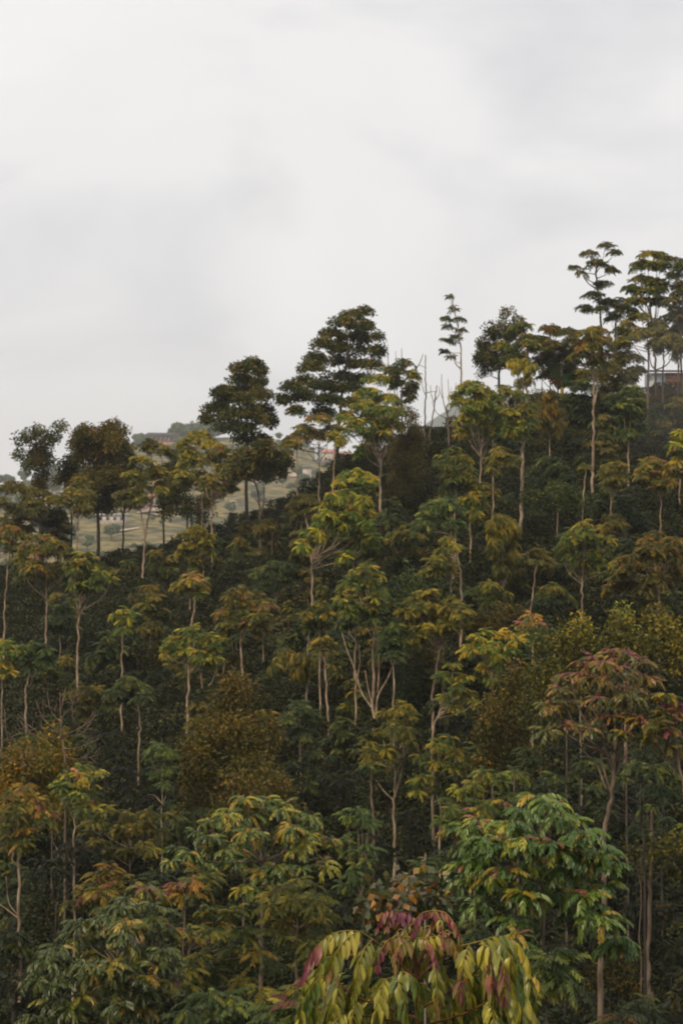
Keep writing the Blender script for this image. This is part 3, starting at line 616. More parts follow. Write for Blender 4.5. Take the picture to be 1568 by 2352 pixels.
tree('bent bare grey sapling right of centre with a tiny tuft', [(1345,1068,8,5)], [(1336,1200),(1340,1130),(1344,1070)], 4, d=80, sty='plume', pal='olive')
tree('tilted thin bare sapling below mid right', [(1232,1290,8,5)], [(1218,1410),(1225,1350),(1232,1292)], 3.5, d=66, sty='plume', pal='olive')
tree('big dull olive spreading tree at the right edge of the slope', [(1510,1235,46,16),(1545,1248,34,18),(1470,1262,40,18),(1525,1275,46,20),(1440,1290,34,16),(1490,1305,46,20),(1550,1310,34,22),(1425,1325,34,16),(1470,1340,46,20),(1530,1350,44,22),(1410,1350,26,12),(1500,1375,40,16)],
     [(1512,1400),(1510,1320)], 8, d=64, sty='plume', pal='brown', tone=.85)
# ---- left slope
tree('reddish drooping crown at the left edge on a curved thin stem', [(28,1218,34,14),(50,1235,28,14),(15,1245,30,16),(40,1262,30,14)], [(10,1442),(14,1360),(22,1270)], 5, d=80, sty='plume', pal='red', tone=.85)
tree('wide red and green crown on a straight pale stem, left slope', [(100,1238,42,13),(135,1248,30,12),(68,1258,36,14),(110,1268,46,16),(150,1272,24,13),(48,1282,24,12),(85,1298,44,15),(130,1302,34,15),(100,1325,30,13)], [(106,1500),(107,1420),(107,1330)], 6, d=78, sty='plume', pal='red')
tree('yellow-red crown over the longest bright stem of the left slope', [(195,1278,34,12),(172,1295,28,12),(215,1298,36,12),(190,1318,36,14),(232,1318,28,12),(250,1330,18,9),(175,1338,24,12),(210,1345,36,12)], [(182,1620),(178,1540),(181,1450),(184,1360)], 7, d=72, sty='plume', pal='green')
tree('small bright yellow tuft on a thin straight stem, left slope', [(286,1402,26,8),(270,1410,18,8),(302,1412,18,8),(285,1425,22,10),(285,1442,16,8)], [(280,1592),(281,1520),(282,1440)], 5, d=68, sty='plume', pal='bright')
tree('green tufted crown low at the left edge', [(8,1475,20,16),(20,1500,20,14),(5,1525,28,16),(22,1545,18,12)], [(5,1650),(5,1540)], 5, d=62, sty='plume', pal='bright')
tree('dull grey-green umbrella on a short stem, lower left slope', [(80,1480,34,13),(50,1492,24,12),(105,1500,26,14),(75,1515,36,14),(110,1525,16,10)], [(60,1640),(60,1590),(66,1555),(78,1520)], 6, d=64, sty='plume', pal='deep', tone=1.2)
tree('small yellow mushroom-shaped crown with pink tips, left of centre', [(442,1322,30,10),(415,1338,20,11),(465,1338,20,12),(440,1345,26,12),(455,1358,22,10)], [(437,1460),(447,1400),(448,1350)], 6, d=72, sty='plume', pal='red', tone=1.3, forks=[(4,[(436,1400),(437,1375),(440,1355)])])
tree('yellow-topped fluffy tree under the candlestick stem', [(455,1216,32,12),(425,1228,24,11),(475,1235,24,12),(440,1255,34,16),(475,1265,26,16),(420,1270,24,14),(455,1290,30,16)], [(470,1360),(465,1280)], 5, d=88, sty='plume', pal='yellow', tone=.7)
tree('pink-topped dome crown on a brown stem, left of centre', [(560,1356,32,11),(528,1372,26,12),(590,1372,28,12),(555,1385,34,14),(612,1385,22,10),(515,1400,22,11),(580,1405,36,14),(540,1418,36,14),(605,1410,24,12),(625,1395,12,8),(575,1432,30,12),(600,1440,22,12)], [(558,1575),(555,1520),(553,1430)], 6.5, d=68, sty='plume', pal='red', tone=.8, forks=[(3,[(605,1520),(603,1440)])])
tree('yellow-tipped crown with two fork stems, above the brown mound', [(452,1442,26,10),(425,1455,22,11),(478,1460,24,10),(398,1472,24,11),(440,1478,34,14),(490,1482,22,12),(385,1490,18,9),(465,1500,30,12),(415,1495,28,12),(490,1512,20,12),(470,1525,20,10)],
     [(431,1645),(433,1580),(434,1500)], 8, d=64, sty='plume', pal='green', forks=[(5,[(465,1580),(463,1550),(461,1520)]),(4,[(480,1575),(490,1560),(497,1530)])], tone=1.15)
tree('drooping dull green crown with bare twigs above, centre', [(655,1492,30,11),(690,1500,30,12),(640,1508,22,10),(672,1520,36,13),(715,1512,22,12),(690,1535,34,12)], [(704,1612),(706,1540),(708,1460)], 6, d=64, sty='droop', pal='olive', forks=[(2,[(708,1475),(700,1450),(690,1435)]),(2,[(708,1470),(712,1440),(716,1420)]),(2,[(707,1480),(722,1465),(735,1440)])])
tree('thin small crown on a long wavy pale stem, centre', [(742,1468,24,9),(755,1482,18,9),(730,1485,18,9)], [(752,1730),(753,1640),(748,1560),(745,1510),(744,1475)], 6.5, d=62, sty='plume', pal='olive', forks=[(3,[(746,1520),(735,1500),(728,1480)]),(2.5,[(746,1520),(755,1500),(757,1480)])])
tree('many-stemmed tree with pale pink antler-like trunks, centre', [(848,1298,30,11),(825,1315,30,12),(862,1322,22,12),(805,1335,26,12),(845,1345,36,14),(790,1352,20,10),(875,1350,18,12),(820,1368,40,14),(785,1378,26,12),(858,1375,28,14),(805,1395,34,12),(845,1400,30,14)],
     [(857,1680),(857,1600),(858,1520),(857,1440),(852,1370)], 8, d=60, sty='plume', pal='green', forks=[(5,[(853,1625),(830,1590),(815,1540),(797,1495),(785,1455)]),(5,[(863,1660),(867,1600),(890,1560),(912,1505)]),(4.5,[(856,1625),(845,1580),(838,1540)]),(4,[(867,1590),(870,1530),(868,1470),(872,1440)]),(3,[(857,1470),(845,1445),(840,1420)])])
tree('thin grey-pink stem left of the antler trunks, its crown meeting theirs', [(818,1410,34,14),(795,1425,26,12)], [(817,1690),(818,1600),(815,1500),(818,1430)], 6, d=61, sty='plume', pal='deep', forks=[(3,[(820,1560),(826,1520),(825,1480)])])
tree('wide shelf-like yellow-green crown right of the antler trunks', [(990,1362,44,12),(950,1380,36,12),(1035,1378,32,12),(975,1395,44,14),(930,1402,22,10),(1020,1402,40,14),(1060,1400,24,12),(985,1420,44,14),(950,1430,28,12),(1030,1428,40,14),(1070,1425,16,9),(990,1450,40,14),(960,1465,30,12)],
     [(993,1720),(994,1600),(1005,1520),(1014,1460)], 8, d=60, sty='plume', pal='yellow', tone=.65)
tree('slim yellow-topped crown stacked above the wide shelf-like one', [(1032,1235,22,11),(1045,1255,20,12),(1018,1262,26,12),(1000,1285,30,12),(1035,1285,26,12),(1010,1310,30,12),(985,1305,20,10)], [(1058,1370),(1056,1310),(1048,1260)], 6.5, d=68, sty='plume', pal='yellow', forks=[(4,[(1035,1360),(1035,1290)])], tone=.8)
tree('red-tipped bright fan of leaves, right of centre', [(1120,1450,34,11),(1155,1458,36,10),(1090,1462,28,11),(1195,1470,30,10),(1130,1478,46,13),(1075,1485,28,11),(1175,1488,38,12),(1105,1498,38,13),(1145,1508,34,13),(1120,1530,26,13),(1135,1550,22,10)], [(1130,1700),(1128,1540)], 7, d=48, sty='plumenear', pal='bright', bark='mid')
tree('yellow-tipped ragged crown under the bright fan, right of centre', [(1040,1530,30,12),(1020,1550,26,12),(1065,1560,28,12),(1070,1590,34,11),(1020,1602,32,10),(1045,1580,30,12),(1085,1605,22,11),(1040,1620,34,12)], [(993,1720),(1010,1630)], 8, d=49, sty='plumenear', pal='green')
tree('tuft of purple-tipped leaves low on the mid right slope', [(1225,1415,24,9),(1205,1428,20,9),(1240,1430,18,9),(1220,1442,28,10)], [(1222,1500),(1222,1440)], 4, d=56, sty='plume', pal='purple')
tree('light green leafy shoot below the pale blue-green crown', [(1332,1420,12,12),(1322,1440,14,10),(1342,1440,14,10)], [(1334,1520),(1334,1420)], 4, d=52, sty='fine', pal='bright', name='leafy_shoot', limbs=False)
tree('light green leafy shoot at the right, beside the olive bushes', [(1432,1405,12,14),(1425,1432,14,12),(1440,1440,12,12)], [(1432,1520),(1432,1420)], 4, d=52, sty='fine', pal='bright', name='leafy_shoot', limbs=False)

tree('dark hedge-like bush on the ridge below the brick house', [(1530,918,50,22),(1560,940,40,34),(1500,945,50,34),(1545,990,50,36)], [(1535,1010),(1535,950)], 5, d=103, sty='tiny', pal='brown', bark='dark', group=RG, limbs=False, under=1, tone=.5, name='ridge_bush', cat='bush')
tree('dark bush between the misty gap and the thickest bright stem', [(1235,925,40,26),(1270,1000,50,34),(1220,1030,46,34),(1160,1010,30,24)], [(1240,1060),(1240,950)], 5, d=98, sty='tiny', pal='dark', bark='dark', group=RG, limbs=False, under=1, tone=.8, name='ridge_bush', cat='bush')
tree('dark leafy growth around the bare grey stems under the tall right-hand trees', [(1390,985,50,34),(1440,1000,40,30),(1340,1020,46,30),(1480,1000,40,28),(1400,1040,50,28)], [(1400,1080),(1400,1000)], 5, d=97, sty='plume', pal='coffee', bark='dark', group=RG, limbs=False, under=.8, name='ridge_bush', cat='bush')

tree('shadowed olive tree closing the gap between the domed tree and the forked orange stem', [(290,1040,34,26),(300,1085,40,28),(275,1110,36,28),(290,1150,36,22)], [(283,1270),(285,1160)], 6, d=109, sty='plumefar', pal='olive', bark='dark', group=RG, tone=.7)
tree('dark olive tree behind the two forked pale stems, its shade hiding the far valley', [(420,1045,40,26),(400,1085,44,28),(450,1110,50,28),(500,1130,40,24),(390,1120,36,24),(530,1090,30,30)], [(430,1235),(430,1150)], 6, d=108, sty='plumefar', pal='dark', bark='dark', group=RG, tone=1)

tree('dense dark crown behind the yellow hanging one, closing the right skyline', [(1230,790,40,20),(1285,800,36,20),(1250,830,44,24),(1310,835,40,24),(1270,860,46,24),(1330,865,36,22)], [(1280,960),(1280,880)], 6, d=109, sty='plumefar', pal='dark', bark='dark', group=RG, tone=1.2)
tree('dark leafy crown between the orange-topped tree and the big feathery tree', [(1425,800,36,18),(1445,825,34,18),(1410,830,34,18),(1460,850,34,18),(1380,855,30,18)], [(1430,960),(1430,860)], 6, d=108, sty='plumefar', pal='olive', bark='dark', group=RG, tone=.8)
tree('second feathery crown at the right frame edge, lower than the dark one', [(1545,730,36,18),(1565,755,34,18),(1530,770,34,16),(1560,790,34,18)], [(1556,960),(1556,800)], 6, d=105, sty='plumefar', pal='green', bark='mid', group=RG, tone=.7)

tree('low dark green tree at the far left edge, its crown hiding the valley', [(15,1200,34,18),(45,1215,34,18),(10,1230,30,18),(60,1190,30,16)], [(30,1300),(30,1225)], 6, d=106, sty='plumefar', pal='olive', bark='dark', group=RG, tone=.6)
tree('dark round tree between the left edge and the small olive tree', [(130,1200,30,20),(150,1220,28,20),(115,1228,28,20),(140,1245,32,20)], [(134,1300),(134,1240)], 6, d=107, sty='plumefar', pal='dark', bark='dark', group=RG, tone=.9)
# ---- bushes with small leaves, lower half
def bush(label, lobes, d, sty='fine', pal='olive', tone=1.0, dens=.9, name='leafy_bush', **kw):
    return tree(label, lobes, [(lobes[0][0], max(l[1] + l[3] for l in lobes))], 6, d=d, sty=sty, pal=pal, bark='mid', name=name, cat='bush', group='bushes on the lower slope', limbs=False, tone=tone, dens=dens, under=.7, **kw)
bush('big rounded olive-brown mound of small leaves, left of centre', [(535,1640,92,72),(530,1750,122,115),(605,1730,60,90),(462,1750,60,88),(540,1580,34,26)], 52, sty='tiny', pal='brown', tone=.8, dens=1.1)
bush('rusty shrub spreading at the right foot of the rounded mound', [(560,1800,60,30),(620,1800,60,34),(660,1840,50,34),(590,1850,50,30),(520,1850,50,30)], 46, pal='brown', tone=.8, dens=.8)
bush('orange-brown bush at the left edge under the bare branches', [(120,1700,46,34),(60,1735,60,40),(150,1740,50,40),(20,1760,50,50),(90,1790,70,44),(20,1830,50,50),(110,1840,60,40)], 50, sty='tiny', pal='orange', tone=1.0, dens=.9)
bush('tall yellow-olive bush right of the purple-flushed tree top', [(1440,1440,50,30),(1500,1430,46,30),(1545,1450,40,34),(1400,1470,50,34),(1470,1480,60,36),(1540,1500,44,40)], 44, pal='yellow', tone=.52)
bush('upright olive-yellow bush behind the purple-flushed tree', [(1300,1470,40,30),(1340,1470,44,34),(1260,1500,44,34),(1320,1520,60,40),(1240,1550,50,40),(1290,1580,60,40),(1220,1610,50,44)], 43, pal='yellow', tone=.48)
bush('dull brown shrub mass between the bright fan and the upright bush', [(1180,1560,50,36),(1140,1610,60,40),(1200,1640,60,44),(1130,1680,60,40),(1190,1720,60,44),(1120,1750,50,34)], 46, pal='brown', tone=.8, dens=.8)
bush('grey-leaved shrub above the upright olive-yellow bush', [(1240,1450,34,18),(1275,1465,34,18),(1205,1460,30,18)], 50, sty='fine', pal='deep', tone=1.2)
bush('brown undergrowth shrub below the weeping golden tree', [(1130,1420,60,24),(1180,1400,50,24),(1090,1440,40,22)], 60, pal='brown', tone=.6)
bush('reddish undergrowth shrub at the foot of the tiered tree stem', [(930,1270,46,22),(980,1275,40,18),(890,1290,34,18)], 82, pal='brown', tone=.65)
bush('dim green shrub under the bright straight stem, upper right', [(1280,1130,60,26),(1230,1150,46,26),(1330,1150,40,24)], 80, sty='tiny', pal='deep', tone=.9)
bush('dark green feathery bamboo-like clump right of the antler trunks', [(940,1350,46,44),(930,1420,40,50),(935,1500,44,60),(940,1580,40,50)], 63, sty='tiny', pal='deep', tone=.8)
def twigs():
    P = [(6,[(150,1760),(140,1690),(140,1640),(138,1590)])]
    r = np.random.default_rng(5)
    for (x, y, ang, L) in [(140,1700,150,110),(140,1680,130,90),(140,1660,115,80),(140,1690,30,100),(140,1650,60,80),(142,1720,15,90),(140,1640,80,60),(60,1760,120,110),(60,1740,100,80),(60,1760,150,90),(60,1780,70,70),(20,1700,100,70),(150,1740,5,80),(100,1700,140,80),(180,1690,50,60)]:
        a = math.radians(ang); x2, y2 = x + L * math.cos(a), y - L * math.sin(a)
        xm, ym = (x + x2) / 2 + r.normal(0, 5), (y + y2) / 2 + 8
        P.append((3,[(x,y),(xm,ym),(x2,y2)]))
        for k in range(4):
            t = r.uniform(.35, .9); bx, by_ = x + (x2 - x) * t, y + (y2 - y) * t + 4; b = a + r.choice([-1, 1]) * r.uniform(.4, .9); l = L * r.uniform(.25, .45)
            P.append((1.6,[(bx,by_),(bx + l * .5 * math.cos(b), by_ - l * .5 * math.sin(b) + 2),(bx + l * math.cos(b), by_ - l * math.sin(b))]))
    return P
tw_ = twigs()
bare('spreading leafless shrub of pale twigs at the left, over the orange bush', 140, tw_, 49.0, name='bare_shrub', bark='mid', group='bushes on the lower slope')

# ---- lower slope trees, some tones lowered to put valley shade into leaf colour
tree('feathery yellow crown on pale forked stems, lower centre right', [(920,1622,40,14),(895,1642,34,14),(945,1645,30,14),(915,1668,46,16),(870,1690,34,14),(840,1708,26,12),(935,1690,34,16),(850,1730,30,14),(895,1720,36,16),(820,1725,18,10)],
     [(906,2050),(906,1940),(905,1850),(907,1780),(906,1690)], 8, d=47, sty='plumenear', pal='yellow', tone=.62, forks=[(5,[(907,1825),(920,1780),(925,1730),(923,1690)]),(4,[(905,1840),(880,1815),(863,1790)])])
tree('dim grey-brown trunk left of the pale forked stems', [(850,1760,20,10)], [(858,1905),(855,1850),(853,1780)], 9, d=50, sty='plume', pal='deep', bark='mid')
tree('green tree of pointed shelves beside the speckled pale trunk', [(1020,1692,34,12),(1000,1715,32,13),(1040,1720,30,12),(980,1742,34,13),(1020,1750,44,15),(965,1775,30,13),(1010,1785,44,15),(955,1800,26,12),(1050,1770,30,13),(1000,1815,44,14)], [(1010,1950),(1010,1760)], 6, d=46, sty='plumenear', pal='green', tone=.85)
tree('small blue-green tree in the shade left of centre', [(365,1712,28,11),(385,1722,20,11),(348,1730,22,11),(372,1745,32,14),(390,1765,20,13),(365,1775,26,13),(382,1795,20,11)], [(372,1880),(372,1760)], 4, d=50, sty='plumenear', pal='deep', tone=1.4, forks=[(3,[(372,1845),(355,1828),(342,1822)]),(3,[(372,1850),(380,1830),(383,1815)])])
tree('light green tufted tree with pink tips, lower left', [(185,1768,40,10),(150,1782,30,12),(218,1778,26,10),(178,1800,46,13),(135,1805,30,11),(212,1810,30,13),(165,1828,40,12),(205,1840,32,14),(225,1862,20,14),(170,1860,30,12)], [(171,2045),(171,1950),(172,1850)], 7, d=40, sty='plumenear', pal='mixed', tone=1.05, forks=[(4,[(171,1990),(145,1975),(125,1945),(118,1915)]),(3,[(171,1988),(160,1972),(152,1960)])])
tree('brown-green pink-tipped tree at the lower left edge', [(50,1808,34,11),(20,1825,26,12),(75,1835,34,13),(40,1852,40,14),(90,1865,34,14),(15,1880,30,16),(60,1890,44,16),(110,1885,30,14),(35,1915,36,14),(75,1915,30,12)], [(45,2360),(47,2200),(43,2080),(46,1940),(48,1880)], 9, d=36, sty='plumenear', pal='red', tone=.85, forks=[(4,[(40,2100),(22,2070),(18,2010)]),(4,[(44,2110),(10,2085),(-20,2060)]),(3,[(46,1995),(30,1975),(28,1955)])])
tree('low olive tree row left of the big bright dome', [(250,1870,40,14),(215,1890,30,14),(300,1865,36,14),(345,1858,36,16),(275,1895,44,16),(330,1895,44,16),(380,1890,36,18),(230,1925,36,16),(290,1930,40,18),(350,1930,44,18),(310,1960,36,16),(255,1955,30,14)], [(300,2080),(300,1930)], 7, d=42, sty='plumenear', pal='olive', bark='mid', tone=.9)
tree('big bright dome of layered leaves, lower centre left', [(565,1840,40,12),(530,1858,34,12),(605,1855,40,13),(645,1862,34,12),(560,1878,46,14),(520,1888,34,12),(610,1888,48,14),(670,1880,40,13),(710,1895,32,14),(480,1910,40,13),(540,1912,50,15),(600,1920,50,15),(660,1915,50,15),(720,1925,40,15),(440,1932,36,12),(500,1942,44,14),(570,1950,50,15),(640,1952,50,15),(700,1958,46,15),(750,1960,28,14),(545,1980,46,15),(610,1985,50,15),(680,1990,46,15),(400,1950,26,11),(470,1965,36,13),(740,1995,26,13),(580,2012,44,14),(650,2015,44,14)],
     [(600,2250),(600,2080),(600,1960)], 12, d=33, sty='plumenear', pal='bright', bark='mid', tone=.8, nleaf=300, dens=1.2)  # tone below full adds some of the valley shade to the leaves
tree('pink-flushed sapling tips left of the big bright dome', [(410,2028,26,14),(395,2045,20,12),(450,2005,26,12),(475,2018,22,13),(430,2045,22,12),(465,2035,24,12)], [(425,2180),(428,2060)], 5, d=31, sty='plumenear', pal='purple', tone=.95, bark='mid')
tree('stacked green shelves standing right of the big bright dome', [(820,1858,34,11),(795,1872,26,11),(845,1878,22,11),(820,1892,36,12),(790,1935,32,11),(840,1935,36,12),(810,1958,40,12),(850,1975,34,12),(805,1985,34,12),(840,2000,36,12),(820,2025,40,13),(790,2045,34,12),(850,2045,28,12)], [(830,2200),(828,2000)], 6, d=38, sty='plumenear', pal='deep', tone=1.6)
tree('round-topped green tree with a red and yellow flush, lower right of centre', [(1110,1778,40,11),(1150,1785,24,10),(1080,1795,34,12),(1130,1802,44,13),(1055,1820,34,12),(1100,1825,46,14),(1155,1825,34,13),(1030,1845,30,12),(1080,1852,46,14),(1135,1855,44,14),(1010,1872,28,12),(1060,1880,46,14),(1120,1885,46,15),(1030,1905,38,13),(1085,1912,46,14)],
     [(1090,2060),(1092,1860)], 7, d=34, sty='plumenear', pal='mixed', bark='mid', tone=.95)
tree('dark hanging foliage right of the red-flushed round top', [(1190,1830,34,18),(1200,1870,40,20),(1170,1900,36,18),(1180,1780,40,24)], [(1190,2000),(1190,1860)], 6, d=37, sty='plumenear', pal='deep', bark='mid', tone=.8)
tree('purple-flushed tree on a tall trunk splitting into five limbs, right', [(1400,1488,34,13),(1440,1500,34,13),(1360,1508,34,13),(1480,1520,36,14),(1335,1530,34,14),(1400,1528,46,15),(1450,1548,44,15),(1310,1555,34,14),(1365,1560,46,15),(1420,1578,46,15),(1490,1565,34,14),(1290,1590,34,14),(1345,1598,44,15),(1400,1610,44,15),(1460,1600,44,15),(1265,1625,30,12),(1320,1630,40,15),(1380,1640,44,15),(1440,1635,40,14),(1250,1672,24,12),(1300,1668,36,14),(1350,1672,36,14),(1500,1610,34,14),(1410,1670,30,12)],
     [(1376,2380),(1380,2200),(1388,2020),(1385,1920),(1400,1850),(1405,1800),(1412,1740),(1415,1660)], 15, d=32, sty='plumenear', pal='purple', bark='mid', tone=.9, nleaf=300, dens=1.35,
     forks=[(6,[(1398,1825),(1385,1800),(1372,1760),(1340,1725),(1320,1690)]),(6,[(1400,1815),(1390,1780),(1380,1730),(1378,1690)]),(7,[(1405,1800),(1420,1750),(1430,1700),(1428,1640)]),(5,[(1408,1790),(1430,1745),(1470,1715),(1510,1690)])])
tree('purple-tinged crown cut by the right edge beside the five-limbed tree', [(1530,1600,34,16),(1560,1625,30,16),(1520,1640,34,15),(1500,1665,30,14),(1550,1665,34,16),(1490,1690,26,12),(1535,1700,40,16),(1565,1710,24,14)], [(1600,2200),(1580,1900),(1550,1700)], 8, d=31, sty='plumenear', pal='purple', bark='mid', tone=.8)
tree('dark shelves of leaves hanging behind the five-limbed trunk', [(1380,1760,60,16),(1450,1750,60,16),(1520,1765,50,18),(1340,1790,40,16),(1430,1800,60,18),(1510,1810,60,20),(1370,1830,40,16),(1560,1790,30,20)], [(1480,2100),(1470,1800)], 8, d=37, sty='plumenear', pal='deep', bark='dark', tone=.7)
tree('straight dark-brown trunk with flared foot near the right edge', [(1490,1860,34,18),(1520,1880,30,16),(1460,1890,26,14),(1480,1910,24,12)], [(1496,2300),(1490,2290),(1487,2200),(1491,2050),(1496,1920),(1494,1860)], 13, d=39, sty='plumenear', pal='deep', bark='mid', tone=.9)
tree('large emerald tree with drooping leaf fans and red tips, lower right', [(1255,1830,22,12),(1240,1850,30,14),(1200,1862,30,13),(1285,1862,32,13),(1170,1885,32,13),(1230,1885,40,15),(1290,1890,40,14),(1330,1885,28,12),(1100,1900,30,11),(1140,1910,34,13),(1200,1915,44,15),(1265,1918,44,15),(1330,1915,36,14),(1075,1925,28,12),(1110,1940,36,14),(1165,1945,44,15),(1230,1950,46,16),(1300,1948,44,15),(1360,1940,30,14),(1385,1965,22,12),(1095,1975,40,15),(1150,1985,44,15),(1220,1990,50,16),(1290,1990,46,16),(1350,1985,38,15),(1070,2010,34,14),(1125,2025,44,15),(1190,2035,50,16),(1260,2035,50,16),(1330,2030,44,15),(1380,2020,28,14),(1080,2050,36,14),(1145,2070,44,15),(1215,2080,46,16),(1290,2075,44,15),(1350,2070,38,15),(1110,2100,36,14),(1180,2110,34,14),(1370,2110,36,16),(1400,2140,30,14),(1420,2165,22,12),(1340,2110,30,14),(1170,2140,26,14)],
     [(1215,2300),(1242,2250),(1246,2150),(1243,2050),(1240,1940)], 8, d=21, sty='plumenear', pal='emerald', bark='mid', nleaf=300, dens=1.9, under=.4,
     forks=[(4,[(1225,2240),(1205,2210),(1190,2180)]),(3.5,[(1245,1900),(1270,1850),(1262,1815)])])
tree('yellow-topped rounded tree with pink tips, bottom centre left', [(690,2028,40,11),(655,2040,32,12),(720,2042,26,11),(625,2060,28,12),(680,2062,44,14),(730,2070,30,13),(640,2090,36,14),(690,2098,44,14),(735,2105,26,14),(620,2120,28,13),(665,2128,40,14),(715,2135,36,14),(690,2160,36,13)], [(680,2360),(682,2100)], 7, d=28, sty='plumenear', pal='yellow', bark='mid', tone=.62)
tree('broad-leaved rusty shrub left of the emerald tree', [(985,2035,24,13),(950,2045,26,13),(1000,2055,20,13),(900,2052,26,12),(870,2065,28,12),(930,2065,34,14),(975,2075,30,14),(850,2080,24,12),(900,2088,40,16)], [(960,2200),(972,2080)], 5, d=24, sty='broad', pal='rust', bark='mid', tone=.85, limbs=False, name='broad_leaved_shrub', cat='bush')
tree('bare thin stem rising behind the broad-leaved rusty shrub', [(972,1985,8,5)], [(976,2060),(974,2010),(970,1975)], 4.5, d=30, sty='plumenear', pal='deep')
tree('wide spreading tree with pink and yellow tips, bottom left', [(315,2058,28,11),(285,2075,34,12),(345,2080,30,12),(245,2100,34,12),(300,2105,44,14),(360,2110,34,13),(190,2128,30,12),(240,2132,44,14),(300,2140,46,15),(355,2145,40,14),(395,2140,22,11),(150,2155,30,12),(200,2162,44,14),(260,2170,46,15),(320,2178,46,15),(375,2178,34,14),(120,2185,28,12),(165,2195,40,14),(225,2205,46,15),(290,2212,46,15),(350,2215,44,15),(395,2210,22,12),(105,2220,28,12),(150,2232,40,14),(210,2245,46,15),(275,2252,46,15),(340,2258,44,15),(385,2250,28,13),(130,2270,36,14),(190,2285,44,14),(255,2295,46,14),(320,2300,44,14),(110,2310,34,14),(170,2325,44,14),(240,2335,44,14),(320,2340,44,14),(80,2340,34,14)],
     [(260,2500),(265,2300),(270,2180)], 10, d=26, sty='plumenear', pal='mixed', bark='mid', tone=.8, nleaf=300, under=.4, dens=1.15)  # leaf colour dimmed to imitate the shade at the valley bottom
tree('reddish-olive crown behind the wide bottom-left tree', [(255,1990,32,12),(220,2010,34,13),(285,2010,32,13),(245,2030,40,14),(300,2035,30,13),(190,2045,34,13),(170,2075,30,13),(215,2060,36,14),(265,2060,40,14)], [(250,2300),(250,2060)], 7, d=32, sty='plumenear', pal='red', bark='mid', tone=.6)
tree('dim green tree in the bottom shade left of the golden foreground tree', [(480,2110,46,18),(540,2095,46,18),(440,2140,40,18),(500,2150,50,18),(565,2140,40,18),(460,2190,44,18),(530,2195,50,18),(590,2185,40,18),(490,2240,50,18),(560,2240,46,18),(440,2245,34,16),(610,2235,34,18)], [(430,2420),(425,2260),(440,2170)], 8, d=29, sty='plumenear', pal='green', bark='mid', tone=.6)
tree('low grey-green dome at the bottom edge, left of centre', [(480,2295,44,14),(530,2300,40,14),(440,2310,36,14),(500,2325,50,16),(555,2330,40,16),(430,2345,40,16),(480,2355,44,16)], [(490,2480),(490,2340)], 6, d=23, sty='plumenear', pal='deep', bark='mid', tone=1.0)
tree('dark green dome of leaves at the bottom, right of the golden foreground tree', [(1255,2200,26,12),(1235,2215,24,12),(1275,2220,24,12),(1250,2235,36,15),(1285,2245,20,12),(1250,2260,34,14)], [(1255,2420),(1252,2250)], 6, d=17, sty='plumenear', pal='deep', bark='mid', tone=.85, name='small_tree')
tree('pink-flushed low sapling at the bottom edge, left of the golden foreground tree', [(690,2285,20,10),(670,2310,26,10),(720,2300,22,10),(640,2325,26,10),(690,2330,30,12),(620,2345,26,12)], [(680,2450),(680,2330)], 4, d=17, sty='plumenear', pal='mixed', bark='mid', tone=.7)
tree('speckle-leaved thin plant low in the right shade', [(1440,1955,40,14),(1500,1940,30,14),(1530,1965,30,16),(1470,1975,34,14),(1545,1930,20,14)], [(1470,2200),(1470,1970)], 4, d=38, sty='fine', pal='yellow', bark='mid', tone=.45, dens=.35, name='thin_shrub', cat='bush')
tree('brown dry shrub at the bottom right between the two trunks', [(1420,2170,30,20),(1430,2210,40,26),(1400,2250,44,26),(1440,2260,34,26),(1350,2240,34,26)], [(1420,2380),(1420,2250)], 4, d=40, sty='fine', pal='brown', bark='mid', tone=.6, dens=.7, name='dry_shrub', cat='bush')

# ---- trees and bushes that close the lower slope, deep shade toned into their leaves (nothing tells them apart)
FG = 'shaded leafy trees filling the lower slope'
fill = []
r = np.random.default_rng(21)
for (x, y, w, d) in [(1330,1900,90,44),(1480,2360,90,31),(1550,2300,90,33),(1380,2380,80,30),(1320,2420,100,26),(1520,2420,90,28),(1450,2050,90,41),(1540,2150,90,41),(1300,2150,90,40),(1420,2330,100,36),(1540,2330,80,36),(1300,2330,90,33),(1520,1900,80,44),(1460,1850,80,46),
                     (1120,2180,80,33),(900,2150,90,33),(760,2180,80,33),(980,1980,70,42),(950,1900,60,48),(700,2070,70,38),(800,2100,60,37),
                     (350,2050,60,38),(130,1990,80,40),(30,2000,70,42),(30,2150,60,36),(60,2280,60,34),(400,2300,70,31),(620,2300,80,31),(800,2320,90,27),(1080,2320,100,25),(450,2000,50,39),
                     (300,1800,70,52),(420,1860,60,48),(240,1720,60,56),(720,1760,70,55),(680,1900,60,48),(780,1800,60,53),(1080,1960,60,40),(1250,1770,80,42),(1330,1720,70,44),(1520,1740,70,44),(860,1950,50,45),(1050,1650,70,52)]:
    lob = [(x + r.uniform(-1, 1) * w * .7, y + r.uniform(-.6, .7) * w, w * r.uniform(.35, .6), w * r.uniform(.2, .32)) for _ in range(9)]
    tree('dark green leafy tree toned for deep shade on the lower slope', lob, [(x, y + w)], 7, d=d, sty='plume', pal='coffee' if r.uniform() < .6 else 'deep', bark='dark', tone=.62 if r.uniform() < .6 else .42, group=FG, dens=.42, back=False, name='shaded_tree', under=.5)

